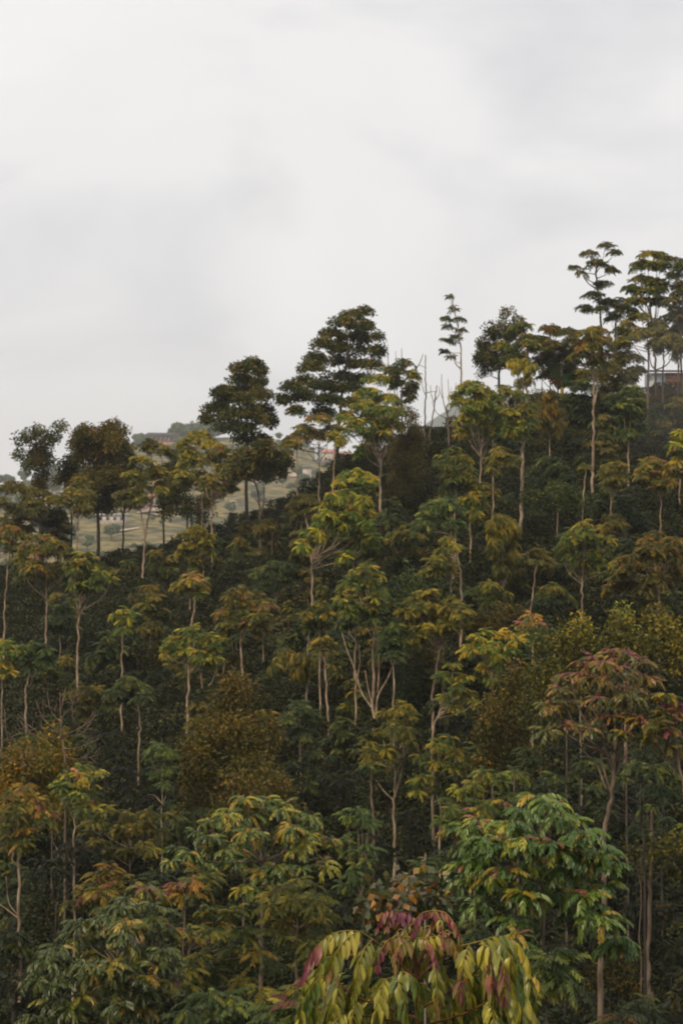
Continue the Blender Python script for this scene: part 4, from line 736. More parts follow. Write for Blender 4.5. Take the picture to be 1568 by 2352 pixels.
# more crowns merging across the middle of the slope
tree('lower olive crown tucked under the weeping golden tree and the trunk right of it', [(1230,1270,34,14),(1205,1285,30,14),(1255,1290,32,16),(1225,1305,40,16)], [(1228,1380),(1228,1300)], 5, sty='plume', pal='olive', tone=.75)
tree('rounded green crown between the tiered tree stem and the stacked yellow crown', [(930,1215,30,14),(905,1230,26,14),(950,1235,30,16),(925,1250,38,16)], [(925,1330),(926,1250)], 5, sty='plume', pal='green', tone=.7)
tree('broad dark green crown behind the pink-topped dome, left of centre', [(640,1300,38,16),(600,1315,34,15),(670,1320,32,16),(630,1335,44,18),(600,1345,30,14)], [(635,1420),(634,1340)], 5, sty='plume', pal='deep', tone=.85)
tree('dull green crown low between the two straight left stems', [(140,1400,34,14),(120,1420,28,13),(155,1425,32,14),(135,1440,36,14)], [(138,1520),(138,1440)], 4, sty='plume', pal='deep', tone=.8)
tree('olive crown filling the slope left of the small yellow mushroom crown', [(350,1350,32,13),(325,1368,28,13),(370,1370,30,14),(345,1388,38,14)], [(347,1470),(347,1390)], 4, sty='plume', pal='olive', tone=.6)
tree('green crown above the red-tipped bright fan, centre right', [(1120,1345,34,14),(1095,1362,28,13),(1145,1365,30,14),(1118,1382,38,14)], [(1118,1460),(1119,1380)], 5, sty='plume', pal='green', tone=.75)
tree('large grey-green crown hanging left of the wide shelf-like one', [(905,1440,30,14),(885,1460,26,14),(915,1475,30,16),(895,1495,32,16)], [(902,1590),(900,1490)], 5, d=59, sty='plume', pal='deep', tone=1.0)
tree('dark green crown below mid right, under the pale blue-green one', [(1270,1350,36,15),(1245,1370,32,15),(1295,1372,32,16),(1268,1392,42,16)], [(1270,1470),(1270,1390)], 5, sty='plume', pal='green', tone=.65)
tree('shaded crown between upper right slope trunks', [(1270,1060,36,15),(1245,1078,32,15),(1295,1080,34,16),(1268,1098,40,16)], [(1270,1180),(1270,1100)], 5, sty='plume', pal='deep', tone=.8)
tree('olive crown just below the ridge left of the brightest layered tree', [(700,1145,34,14),(675,1160,28,13),(722,1160,28,14),(698,1175,36,14)], [(690,1260),(695,1175)], 5, sty='plume', pal='olive', tone=.7)
tree('dark spreading crown left of the antler trunks', [(735,1395,34,14),(708,1410,30,14),(755,1412,28,14),(730,1430,40,16)], [(735,1520),(733,1430)], 5, d=63, sty='plume', pal='green', tone=.7)
tree('dull crown on the slope between the rounded mound and the wavy pale stem', [(690,1620,34,14),(665,1640,30,14),(712,1640,30,15),(690,1660,40,16)], [(690,1760),(690,1660)], 5, d=56, sty='plume', pal='deep', tone=.9)
tree('dim crown left of the rounded mound near the wavy dark stem', [(300,1560,32,14),(275,1580,28,14),(325,1580,30,15),(298,1598,38,15)], [(318,1735),(322,1650),(305,1560)], 5, d=58, sty='plume', pal='deep', tone=.75)
# ---------------------------------------------------------------- coffee bushes covering the slope
def shrub_arrays(seed, tris, kind='coffee', ll=.16, hgt=1.25):
    r = np.random.default_rng(seed); V = []; Q = []; C = []; n = 0
    pal = PAL[kind]
    for i in range(tris // 2):
        z = r.uniform(0.02, 1) ** .8 * hgt; rad = .50 * math.sqrt(max(1 - ((z - .55) / .78) ** 2, .05)) * (1 + .18 * math.sin(5 * z * 3 + seed)); a = r.uniform(0, 6.283)
        k = r.uniform(.55, 1.05) if r.uniform() < .8 else r.uniform(1, 1.25)
        p = np.array([math.cos(a) * rad * k, math.sin(a) * rad * k, z])
        d = np.array([math.cos(a), math.sin(a), r.uniform(-.6, .5)]) + r.normal(0, .5, 3); d /= np.linalg.norm(d)
        b = np.cross(d, r.normal(size=3) + (0, 0, 1.2)); b /= np.linalg.norm(b); l_ = ll * r.uniform(.7, 1.2); w_ = ll * .24
        V += [p, p + d * l_ * .5 + b * w_, p + d * l_, p + d * l_ * .5 - b * w_]; Q.append((n, n + 1, n + 2, n + 3)); n += 4
        c = pal['y'][r.integers(2)] if (r.uniform() < .10 * z) else pal['o'][r.integers(3)]
        C += [np.array(c) * r.uniform(.8, 1.2)] * 4
    return np.array(V), np.array(Q), np.array(C)
SH = []
for s in range(5):
    V, Q, C = shrub_arrays(s, 2600, ll=.115); SH.append(mesh_np('foliage', V, Q, None, M_leaf_dark, C))
mb = MB(); 
for a in range(3): mb.tube([(0, 0, -.25), (.05 * math.cos(a * 2), .05 * math.sin(a * 2), .4), (.14 * math.cos(a * 2.1), .14 * math.sin(a * 2.1), .9)], [.022, .018, .01], 5)
stem_o = mb.build('stem', M_bark_mid); stem_me = stem_o.data; bpy.data.objects.remove(stem_o)
r = np.random.default_rng(3)
cand = []
for y in np.arange(31, 117, 1.15):
    half = .178 * y + 5
    for x in np.arange(-half, half, 1.05):
        cand.append((x + r.uniform(-.4, .4), y + r.uniform(-.4, .4)))
cand = np.array(cand); cz = h(cand[:, 0], cand[:, 1])
scl = r.uniform(.75, 1.3, len(cand))
ridge = (cand[:, 1] > 104) & (cand[:, 1] < 112) & (np.abs(cand[:, 0] / cand[:, 1]) < .172)
vis = (np.abs(cand[:, 0] / cand[:, 1]) < .17) & (cand[:, 1] < 104) & (cand[:, 1] > 58)
idx = list(r.choice(np.where(ridge)[0], 70, replace=False)) + list(r.choice(np.where(vis)[0], 225, replace=False))
chosen = set(int(i) for i in idx)
LEFT = 'dark green coffee bush in the dense planting on the slope'; TOP = 'dark rounded coffee bush standing on the crest of the ridge'
for i in idx:
    x, y = cand[i]; rt = empty('coffee_bush', (x, y, float(cz[i]) - .08)); top = y >= 104
    tag(rt, TOP if top else LEFT, 'bush', 'coffee bushes on the ridge crest' if top else 'coffee bushes on the slope')
    k = float(scl[i]); rt.scale = (k, k, k); rt.rotation_euler.z = r.uniform(0, 6.28)
    f = mobj('foliage', SH[int(r.integers(5))], rt); tag(f, kind='stuff'); mobj('stem', stem_me, rt)
    if i == idx[0]: pass
# the rest of the planting: one object, instancing the same bush foliage
VAR = []
for s, (kd, l_, hg) in enumerate([('brown', .13, 1.0), ('deep', .20, 1.5), ('olive', .12, .9)]):
    V, Q, C = shrub_arrays(20 + s, 1300, kd, l_, hg); C = C * (.55 if kd != 'deep' else .7)
    VAR.append(mesh_np('foliage', V, Q, None, M_leaf_dark, C))
for s in range(4):
    un = []
    for j in range(11):
        v = np.array([r.normal(), r.normal(), abs(r.normal()) + .2]); v /= np.linalg.norm(v); un.append((v * (.55, .55, .75) + (0, 0, .25), v, r.uniform(.6, .9), .12, 0))
    V, Q, C = crown_arrays(un, 'plume', ['deep', 'green', 'olive', 'deep'][s], .6); VAR.append(mesh_np('foliage', V, Q, None, M_leaf, C))
src = []
for s in range(5):
    o = next(ob for ob in S.objects if ob.type == 'MESH' and ob.data == SH[s]); src.append(o)
WILD = 'wild shrub of mixed green and brown growing among the coffee bushes'
nk = 0
for i in range(len(cand)):
    if i in chosen or not vis[i]: continue
    x, y = cand[i]; wv = math.sin(x * .31 + 2) + math.sin(y * .27 + x * .12) + r.normal(0, .35)
    if wv > .75 and nk < 290 and r.uniform() < .75:
        nk += 1; chosen.add(i); rt = empty('wild_shrub', (x, y, float(cz[i]) - .08)); tag(rt, WILD, 'bush', 'wild shrubs among the coffee bushes')
        k = float(scl[i]) * r.uniform(.9, 1.5); rt.scale = (k * r.uniform(.9, 1.3), k, k); rt.rotation_euler.z = r.uniform(0, 6.28)
        tag(mobj('foliage', VAR[int(r.integers(7))], rt), kind='stuff'); mobj('stem', stem_me, rt)
rest_i = np.array([i for i in range(len(cand)) if i not in chosen])
def scatter(name, label, pts, scales, srcs, seed):
    me = bpy.data.meshes.new(name); me.from_pydata([tuple(p) for p in pts], [], [])
    a = me.attributes.new('scl', 'FLOAT', 'POINT'); a.data.foreach_set('value', np.asarray(scales, dtype=np.float32))
    b = me.attributes.new('pick', 'INT', 'POINT'); b.data.foreach_set('value', np.random.default_rng(seed).integers(0, len(srcs), len(pts)).astype(np.int32))
    o = mobj(name, me); tag(o, label, kind='stuff')
    ng = bpy.data.node_groups.new(name, 'GeometryNodeTree')
    ng.interface.new_socket('Geometry', in_out='INPUT', socket_type='NodeSocketGeometry'); ng.interface.new_socket('Geometry', in_out='OUTPUT', socket_type='NodeSocketGeometry')
    gi = ng.nodes.new('NodeGroupInput'); go = ng.nodes.new('NodeGroupOutput'); gg = ng.nodes.new('GeometryNodeGeometryToInstance')
    jn = ng.nodes.new('GeometryNodeJoinGeometry')
    for s_ in reversed(srcs):
        oi = ng.nodes.new('GeometryNodeObjectInfo'); oi.transform_space = 'ORIGINAL'; oi.inputs['Object'].default_value = s_; oi.inputs['As Instance'].default_value = True
        ng.links.new(oi.outputs['Geometry'], jn.inputs[0])
    ip = ng.nodes.new('GeometryNodeInstanceOnPoints'); ip.inputs['Pick Instance'].default_value = True
    n1_ = ng.nodes.new('GeometryNodeInputNamedAttribute'); n1_.data_type = 'FLOAT'; n1_.inputs[0].default_value = 'scl'
    n2_ = ng.nodes.new('GeometryNodeInputNamedAttribute'); n2_.data_type = 'INT'; n2_.inputs[0].default_value = 'pick'
    rv = ng.nodes.new('FunctionNodeRandomValue'); rv.data_type = 'FLOAT_VECTOR'; rv.inputs['Min'].default_value = (0, 0, 0); rv.inputs['Max'].default_value = (0.1, 0.1, 6.28)
    ng.links.new(gi.outputs[0], ip.inputs['Points']); ng.links.new(jn.outputs[0], ip.inputs['Instance'])
    ng.links.new(n2_.outputs['Attribute'], ip.inputs['Instance Index']); ng.links.new(n1_.outputs['Attribute'], ip.inputs['Scale'])
    ng.links.new(rv.outputs['Value'], ip.inputs['Rotation']); ng.links.new(ip.outputs[0], go.inputs[0])
    m_ = o.modifiers.new('scatter', 'NODES'); m_.node_group = ng
    return o
scatter('coffee_planting', 'unbroken dark green cover of coffee bushes on the slope', np.stack([cand[rest_i, 0], cand[rest_i, 1], cz[rest_i] - .08], -1), scl[rest_i], src, 11)

# young trees poking out of the planting: eight of them, copied
SAP = []
SL = 'bushy young shade tree with a low crown among the coffee bushes'
for k in range(84):
    y = 54 + 50 * (k + .5) / 84 + r.uniform(-2, 2); x = r.uniform(-.168, .168) * y; z = hs(x, y); k_ = r.uniform(.75, 1.25)
    if k < 8:
        px = 784 + x / y * F; H = r.uniform(1.7, 2.5); top = 1176 - (z + H) / y * F; q = F / y
        lob = [(px + r.uniform(-.25, .25) * q, top + (.15 + .32 * j) * q, r.uniform(.4, .62) * q, .2 * q) for j in range(4)] + [(px + r.uniform(-.5, .5) * q, top + .7 * q, .45 * q, .2 * q)]
        o = tree(SL, lob, [(px, 1176 - z / y * F), (px + r.uniform(-4, 4), top + .3 * q)], 2.5 + 80 / y, d=y, sty='plume', pal=['deep', 'green', 'olive', 'deep', 'green', 'deep', 'olive', 'green'][k], bark='mid',
             tone=.62, group='young trees in the coffee planting', name='young_tree', dens=1.0)  # low tone paints the planting's shade into these crowns
        SAP.append(o)
    else:
        s_ = SAP[k % 8]; o = s_.copy(); link(o); o.location = (x, y, z - .1); o.rotation_euler.z = r.uniform(0, 6.28); o.scale = (k_ * r.uniform(.9, 1.2), k_, k_)
        for ch in list(s_.children): c = ch.copy(); link(c); c.parent = o

# ---------------------------------------------------------------- far valley side
def far_crown(seed):
    r_ = np.random.default_rng(seed); V = []; Q = []; C = []; n = 0
    lob = [(r_.uniform(-1.6, 1.6), r_.uniform(-1.6, 1.6), r_.uniform(2.2, 4.5), r_.uniform(1.2, 2.0)) for _ in range(7)]
    for lx, ly, lz, lr in lob:
        for i in range(70):
            v = r_.normal(size=3); v /= np.linalg.norm(v); p = np.array([lx, ly, lz]) + v * lr * (1, 1, .7) * r_.uniform(.8, 1.05)
            a = np.cross(v, r_.normal(size=3)); a /= np.linalg.norm(a); b = np.cross(v, a) + v * r_.normal(0, .4); s = r_.uniform(.25, .5)
            V += [p - a * s, p - b * s, p + a * s, p + b * s]; Q.append((n, n + 1, n + 2, n + 3)); n += 4
            C += [np.array(PAL['deep']['o'][r_.integers(3)]) * r_.uniform(.8, 1.4) * 1.3] * 4
    return mesh_np('crown', np.array(V), np.array(Q), None, M_leaf_dark, np.array(C))
FC = [far_crown(s) for s in range(4)]
mb = MB(); mb.tube([(0, 0, -.6), (.1, 0, 1.5), (0, 0, 3.5)], [.28, .2, .12], 6); so = mb.build('trunk', M_bark_mid); far_tr = so.data; bpy.data.objects.remove(so)
def far_tree(px, y, k, label='hazy dark tree on the far valley side', group='trees on the far valley side'):
    x = (px - 784) / F * y
    rt = empty('far_tree', (x, y, hs(x, y) - .2)); tag(rt, label, 'tree', group); rt.scale = (k, k, k); rt.rotation_euler.z = r.uniform(0, 6.28)
    mobj('trunk', far_tr, rt); tag(mobj('crown', FC[int(r.integers(4))], rt), kind='stuff')
for k in range(270):
    y = r.uniform(540, 985); px = r.uniform(-20, 860)
    far_tree(px, y, r.uniform(.4, 1.05))
for k in range(16): far_tree(405 + k * 6 + r.uniform(-3, 3), 985 + r.uniform(-5, 5), r.uniform(1.1, 1.9), 'hazy tree in the clump beside the long far house', 'trees beside the long far house')
for px, k in ((312, .8), (322, .9), (640, .7), (20, 1.2), (60, 1.3), (110, 1.5), (-5, 1.4)): far_tree(px, 985, k)

def house(label, px, y, w, dpt, hh, wall, roof, wins=3, rot=0, over=.5, flat=False, name='far_house', floors=1, sink=0):
    x = (px - 784) / F * y; z = hs(x, y) - sink
    rt = empty(name, (x, y, z)); rt.rotation_euler.z = rot; tag(rt, label, 'house', 'houses on the far valley side')
    m = MB(); m.box((-w / 2, -dpt / 2, -1.5), (w / 2, dpt / 2, hh)); m.build('wall', wall, rt, smooth=False)
    m = MB()
    if flat: m.box((-w / 2 - over, -dpt / 2 - over, hh + .002), (w / 2 + over, dpt / 2 + over, hh + .35))
    else:
        a = w / 2 + over; b = dpt / 2 + over; q = hh + dpt * .28
        m.add([(-a, -b, hh), (a, -b, hh), (a, b, hh), (-a, b, hh), (-a * .8, 0, q), (a * .8, 0, q)], [(0, 1, 5, 4), (2, 3, 4, 5), (0, 3, 2, 1)], [(0, 4, 3), (1, 2, 5)])
    m.build('roof', roof, rt, smooth=False)
    for f in range(floors):
        for i in range(wins):
            cx = -w / 2 + (i + .5) * w / wins; fz = f * 2.8
            m = MB(); m.box((cx - .5, -dpt / 2 - .06, fz + .9), (cx + .5, -dpt / 2 - .003, fz + 2.0)); fr = m.build('window', M_white if wall is not M_white else M_roof, rt, smooth=False)
            m = MB(); m.box((cx - .42, -dpt / 2 - .09, fz + .98), (cx + .42, -dpt / 2 - .061, fz + 1.92)); m.build('pane', M_glass, fr, smooth=False)
    return rt
# long veranda house on the far crest
x0 = (372 - 784) / F * 975; zz = hs(x0, 975) + .6
rt = empty('veranda_house', (x0, 975, zz)); tag(rt, 'long low terracotta house with a pillared veranda on the far crest', 'house', 'houses on the far valley side')
m = MB(); m.box((-8, -1, -3), (8, 4, 3.2)); m.build('wall', M_terr, rt, smooth=False)
m = MB(); m.box((-8.6, -4.2, -2.6), (8.6, -1.02, -.1)); m.build('veranda_floor', M_terr, rt, smooth=False)
m = MB(); m.box((-9.2, -5, -3.2), (9.2, -4.22, -1.4)); m.build('retaining_wall', M_white, rt, smooth=False)
m = MB(); m.add([(-9.2, -4.8, 3.1), (9.2, -4.8, 2.9), (9.2, 5, 3.3), (-9.2, 5, 3.3), (-6.5, 0, 4.8), (7.5, 0, 4.6)], [(0, 1, 5, 4), (2, 3, 4, 5), (0, 3, 2, 1)], [(0, 4, 3), (1, 2, 5)]); m.build('roof', M_darkroof, rt, smooth=False)
for i in range(9):
    m = MB(); cx = -8.3 + i * 2.07; m.box((cx - .17, -4.15, -.098), (cx + .17, -3.8, 2.9)); m.build('pillar', M_white if i % 3 else M_terr, rt, smooth=False)
for i in range(5):
    m = MB(); cx = -6.6 + i * 3.3; m.box((cx - .6, -1.12, .3), (cx + .6, -1.004, 2.4)); m.build('window', M_glass if i != 3 else M_metal, rt, smooth=False)
m = MB(); m.box((-8.6, -4.2, .7), (8.6, -4.13, .8)); m.build('railing', M_terr, rt, smooth=False)
house('pale flat-roofed building left of the orange-tan stem, far valley', 258, 640, 9, 5, 2.6, M_white, M_metal, 4, flat=True)
house('pink-roofed house with a blue-grey door glimpsed beside the forked orange stem', 322, 690, 8, 5, 3.0, M_brick, M_terr, 3)
house('small brick house left of the pink-roofed one, far valley', 285, 700, 7, 5, 2.8, M_brick, M_terr, 2)
house('terracotta-roofed shed between dark trunk and forked stem, far valley', 300, 680, 5, 4, 2.6, M_white, M_terr, 2, rot=.3)
house('small white hut low in the far fields', 415, 600, 3.2, 3, 2.0, M_white, M_metal, 1)
house('tiny pink hut standing in the yellow-green far field', 428, 585, 2.4, 2.2, 2.0, M_terr, M_terr, 1)
house('pale house glimpsed under the ragged left crown, far valley', 165, 720, 7, 5, 3.0, M_white, M_roof, 3)
house('grey-roofed house at the far left, low in the haze', 130, 690, 8, 5, 2.8, M_white, M_roof, 3)
house('long pink building left of the thick dark trunk, far valley', 212, 575, 12, 4, 1.2, M_terr, M_metal, 1, flat=True, sink=.3)
house('brick house glimpsed right of the dark flat-topped tree', 655, 850, 8, 6, 2.5, M_terr, M_roof, 3, floors=1)
house('tall blue-white building seen between orange stems', 730, 880, 2.6, 4, 6.5, M_blue, M_metal, 1, floors=2)
house('white house with red roof behind the orange stems', 757, 890, 7, 6, 4, M_white, M_terr, 2, floors=1)
house('low tile-roofed house right of the red-roofed white one', 788, 880, 8, 6, 4, M_terr, M_terr, 3)
house('small white house below the blue-white building', 705, 800, 3.5, 4, 5, M_white, M_roof, 1)
house('tiny white hut shining alone on the far slope below the dark giant', 535, 700, 1.6, 1.5, 1.8, M_white, M_white, 1)
house('small cream house under the right skyline trees', 1440, 131, 1.6, 1.4, .9, M_white, M_white, 1, over=.15, name='garden_hut', sink=-.2)
house('row house with a rusty roof beside the pink-roofed one, far valley', 345, 700, 6, 5, 2.8, M_white, M_terr, 2, rot=-.2)
house('grey tin-roofed shed above the pale dirt road, far valley', 270, 720, 5, 4, 2.4, M_brick, M_metal, 2, rot=.2)
house('narrow cream house left of the pillared far-crest house, mid hillside', 238, 740, 5, 4, 3.4, M_white, M_roof, 2)
house('orange-walled house below the thin white crest frame', 628, 800, 6, 5, 3.0, M_terr, M_roof, 2, rot=.2)
house('tiny tin-roofed hut halfway up the far slope under the white frame', 590, 760, 3, 3, 2.2, M_white, M_metal, 1)
# white goal-like frame on the far crest
x0 = (618 - 784) / F * 960; rt = empty('metal_frame', (x0, 960, hs(x0, 960))); tag(rt, 'thin pale rectangular frame standing on the far crest', 'frame')
for a in (-2.8, 2.8): m = MB(); m.box((a - .13, -.13, -.5), (a + .13, .13, 4.2)); m.build('post', M_metal, rt, smooth=False)
m = MB(); m.box((-2.93, -.13, 4.203), (2.93, .13, 4.46)); m.build('crossbar', M_metal, rt, smooth=False)
# dirt roads and bare earth terraces on the far side
def road(label, pts, w, name='dirt_road', mat=None):
    P = smooth_path([(x, y, 0) for x, y in pts], 8); V = []; Q = []
    for i, p in enumerate(P):
        X = (p[0] - 784) / F * p[1]
        for s_ in (-1, 1):
            yy = p[1] + s_ * w / 2; V.append((X, yy, hs(X, yy) + .5))
        if i: Q.append((2 * i - 2, 2 * i, 2 * i + 1, 2 * i - 1))
    tag(mobj(name, mesh_np(name, V, Q, None, mat, smooth=True)), label, kind='structure')
M_earth = noise_mat('bare_earth', (0.28, 0.20, 0.14), (0.5, 0.40, 0.32), .15)
road('pale dirt road crossing the far valley side', [(318, 672), (345, 680), (372, 686), (398, 690)], 12, mat=M_earth)
road('narrow tan terrace line in the far fields', [(240, 618), (285, 622), (320, 628)], 3, mat=M_earth)
road('bare orange earth cut behind the thin stems', [(640, 800), (690, 820), (740, 830), (800, 820)], 22, name='earth_cut', mat=M_earth)

# ---------------------------------------------------------------- brick house on the right ridge
yb = 122.0; xb0 = (1528 - 784) / F * yb; xb1 = xb0 + 7; zt = (1176 - 856) / F * yb
rt = empty('brick_house', ((xb0 + xb1) / 2, yb, zt - 2.6)); tag(rt, 'low unplastered red brick house with dark roof at the right ridge', 'house')
def L(o): o.location = -Vector(rt.location); return o
m = MB(); m.box((xb0 + .012, yb, zt - 2.6), (xb1, yb + 4, zt)); L(m.build('wall', M_mortar, rt, smooth=False))
brick = None; nb = 0
bw, bh = .40, .19
for row in range(13):
    for c in range(9):
        x = xb0 + c * bw + (bw / 2 if row % 2 else 0); z = zt - (row + 1) * bh
        if nb >= 110: break
        if brick is None:
            m = MB(); m.box((0, 0, 0), (bw - .025, .06, bh - .022)); brick = m.build('brick', M_brick, rt, smooth=False); b_ = brick
        else:
            b_ = brick.copy(); link(b_); b_.parent = rt
        b_.location = Vector((x, yb - .035 + rng.uniform(-.008, .008), z)) - Vector(rt.location); nb += 1
m = MB(); m.box((xb0 - 1.0, yb + .02, zt - 1.1), (xb0 - .02, yb + 2, zt - .02)); L(m.build('side_panel', M_metal, rt, smooth=False))
m = MB(); m.add([(xb0 - 1.0, yb - .6, zt + .02), (xb1, yb - .6, zt - .02), (xb1, yb + 4.4, zt + .35), (xb0 - 1.0, yb + 4.4, zt + .35), (xb0 - 1.0, yb - .6, zt + .12), (xb1, yb - .6, zt + .08), (xb1, yb + 4.4, zt + .45), (xb0 - 1.0, yb + 4.4, zt + .45)],
               [(0, 3, 2, 1), (4, 5, 6, 7), (0, 1, 5, 4), (1, 2, 6, 5), (2, 3, 7, 6), (3, 0, 4, 7)]); L(m.build('roof', M_darkroof, rt, smooth=False))
m = MB(); m.add([(xb0 - 2.6, yb - .4, zt - .06), (xb0 - 1.03, yb - .4, zt - .02), (xb0 - 1.03, yb + 2, zt + .1), (xb0 - 2.6, yb + 2, zt + .06), (xb0 - 2.6, yb - .4, zt - .0), (xb0 - 1.03, yb - .4, zt + .04), (xb0 - 1.03, yb + 2, zt + .16), (xb0 - 2.6, yb + 2, zt + .12)],
               [(0, 3, 2, 1), (4, 5, 6, 7), (0, 1, 5, 4), (1, 2, 6, 5), (2, 3, 7, 6), (3, 0, 4, 7)]); L(m.build('porch_roof', M_metal, rt, smooth=False))
m = MB(); m.box((xb0 - 2.5, yb + .1, zt - 2.6), (xb0 - 2.38, yb + .22, zt - .04)); L(m.build('porch_post', M_bark_mid, rt, smooth=False))

# banana plant left of the tall trunks
def banana():
    d = 104; m_ = d / F; bx = (1290 - 784) * m_; base = np.array([bx, d, hs(bx, d) - .1])
    rt = empty('banana_plant', base); tag(rt, 'banana plant with long ribbed leaves among the ridge trees', 'banana plant')
    top = W(1290, 890, d)
    m = MB(); m.tube(smooth_path([base, (base + top) / 2, top], 4), np.linspace(.13, .09, 9), 8); m.build('stem', M_twig, rt, org=base)
    for tx, ty, dy, c in [(1250, 828, -.4, (.03, .045, .015)), (1306, 856, -.5, (.05, .10, .03)), (1318, 880, .3, (.035, .05, .018)), (1256, 860, .5, (.16, .10, .03)), (1322, 862, .4, (.04, .06, .02)), (1262, 876, -.3, (.18, .10, .04))]:
        a = top; t_ = W(tx, ty, d) + (0, dy, 0); mid = (a + t_) / 2 + (0, 0, .25)
        P = smooth_path([a, mid, t_ - (0, 0, .1)], 8); n = len(P); V = []; Q = []
        dr = P[-1] - P[0]; dr /= np.linalg.norm(dr); sd = np.cross(dr, (0, .7, .7)); sd /= np.linalg.norm(sd)
        for i, p in enumerate(P):
            t = i / (n - 1); wv = .24 * math.sin(math.pi * min(1, t * .85 + .12)) ** .6 * (1 if i % 3 else .82)
            V += [p + sd * wv - (0, 0, wv * .35), p, p - sd * wv - (0, 0, wv * .35)]
            if i: k = 3 * i; Q += [(k - 3, k, k + 1, k - 2), (k - 2, k + 1, k + 2, k - 1)]
        mobj('leaf', mesh_np('leaf', np.array(V) - base, Q, None, M_leaf, np.array(c), smooth=False), rt)
banana()

# ---------------------------------------------------------------- the golden foreground tree
D0 = 9.6
def leaflet_mesh(k, color, tipc=None):
    r_ = np.random.default_rng(k); n = 9; V = []; Q = []; C = []
    bend = r_.uniform(.05, .3); tw = r_.uniform(-.35, .35)
    for i in range(n):
        t = i / (n - 1); w = .20 * math.sin(math.pi * min(1, t * .93 + .035)) ** .75 * (1 - .25 * t); w = max(w, .006)
        cz_ = -bend * t * t; a = tw * t; wav = .02 * math.sin(9 * t + k)
        for s_, f in ((-1, 1), (-.5, .45), (0, 0), (.5, .45), (1, 1)):
            V.append((t * math.cos(bend), s_ * w * math.cos(a), cz_ + f * w * .42 + s_ * w * math.sin(a) + wav * abs(s_)))
            c = np.array(color) if tipc is None else np.array(color) * (1 - t * .8) + np.array(tipc) * t * .8
            if s_ == 0: c = c * 1.25 + .02
            C.append(c)
        if i:
            b = 5 * i
            Q += [(b - 5 + j, b + j, b + j + 1, b - 4 + j) for j in range(4)]
    return mesh_np('leaflet', np.array(V), np.array(Q), None, M_leaf_near, np.array(C), smooth=True)
HC = {'g': (.085, .125, .02), 'y': (.30, .27, .03), 'o': (.18, .18, .022), 'gold': (.42, .29, .03), 'p': (.18, .038, .058), 'r': (.25, .08, .05), 'b': (.19, .11, .025), 'd': (.04, .07, .018)}
HM = {}
def hmesh(k, c):
    if (k, c) not in HM: HM[(k, c)] = leaflet_mesh(k, HC[c], HC['gold'] if c == 'y' and k % 2 else (HC['o'] if c == 'p' and k % 3 == 0 else None))
    return HM[(k, c)]
hb = np.array([(960 - 784) / F * D0, D0 + .25, hs((960 - 784) / F * D0, D0 + .25) - .1])
hero = empty('golden_leaved_tree', hb); tag(hero, 'nearest tree with large glossy yellow-green leaflets and purple young tips, bottom centre', 'tree')
m = MB()
st = smooth_path([hb, W(962, 2600, D0 + .2), W(960, 2380, D0 + .1), W(958, 2250, D0 + .05), W(946, 2158, D0)], 6)
m.tube(st, np.linspace(.03, .007, len(st)), 8)
for a in [[(958,2250,0),(1010,2200,.0),(1059,2172,-.05)],[(958,2250,0),(905,2200,0),(855,2157,-.05)],[(957,2225,.05),(985,2160,.06),(996,2091,.05)],[(958,2300,0),(915,2260,-.1),(900,2245,-.15)],[(960,2320,0),(1060,2260,-.1),(1120,2200,-.1)],[(960,2340,0),(820,2290,.1),(760,2240,.1)],[(960,2360,.1),(880,2340,-.15),(800,2330,-.2)],[(960,2360,.1),(1060,2330,-.15),(1120,2300,-.2)]]:
    P = smooth_path([W(x, y, D0 + q) for x, y, q in a], 5); m.tube(P, np.linspace(.007, .004, len(P)), 6)
m.build('trunk', M_pstem, hero, org=hb)
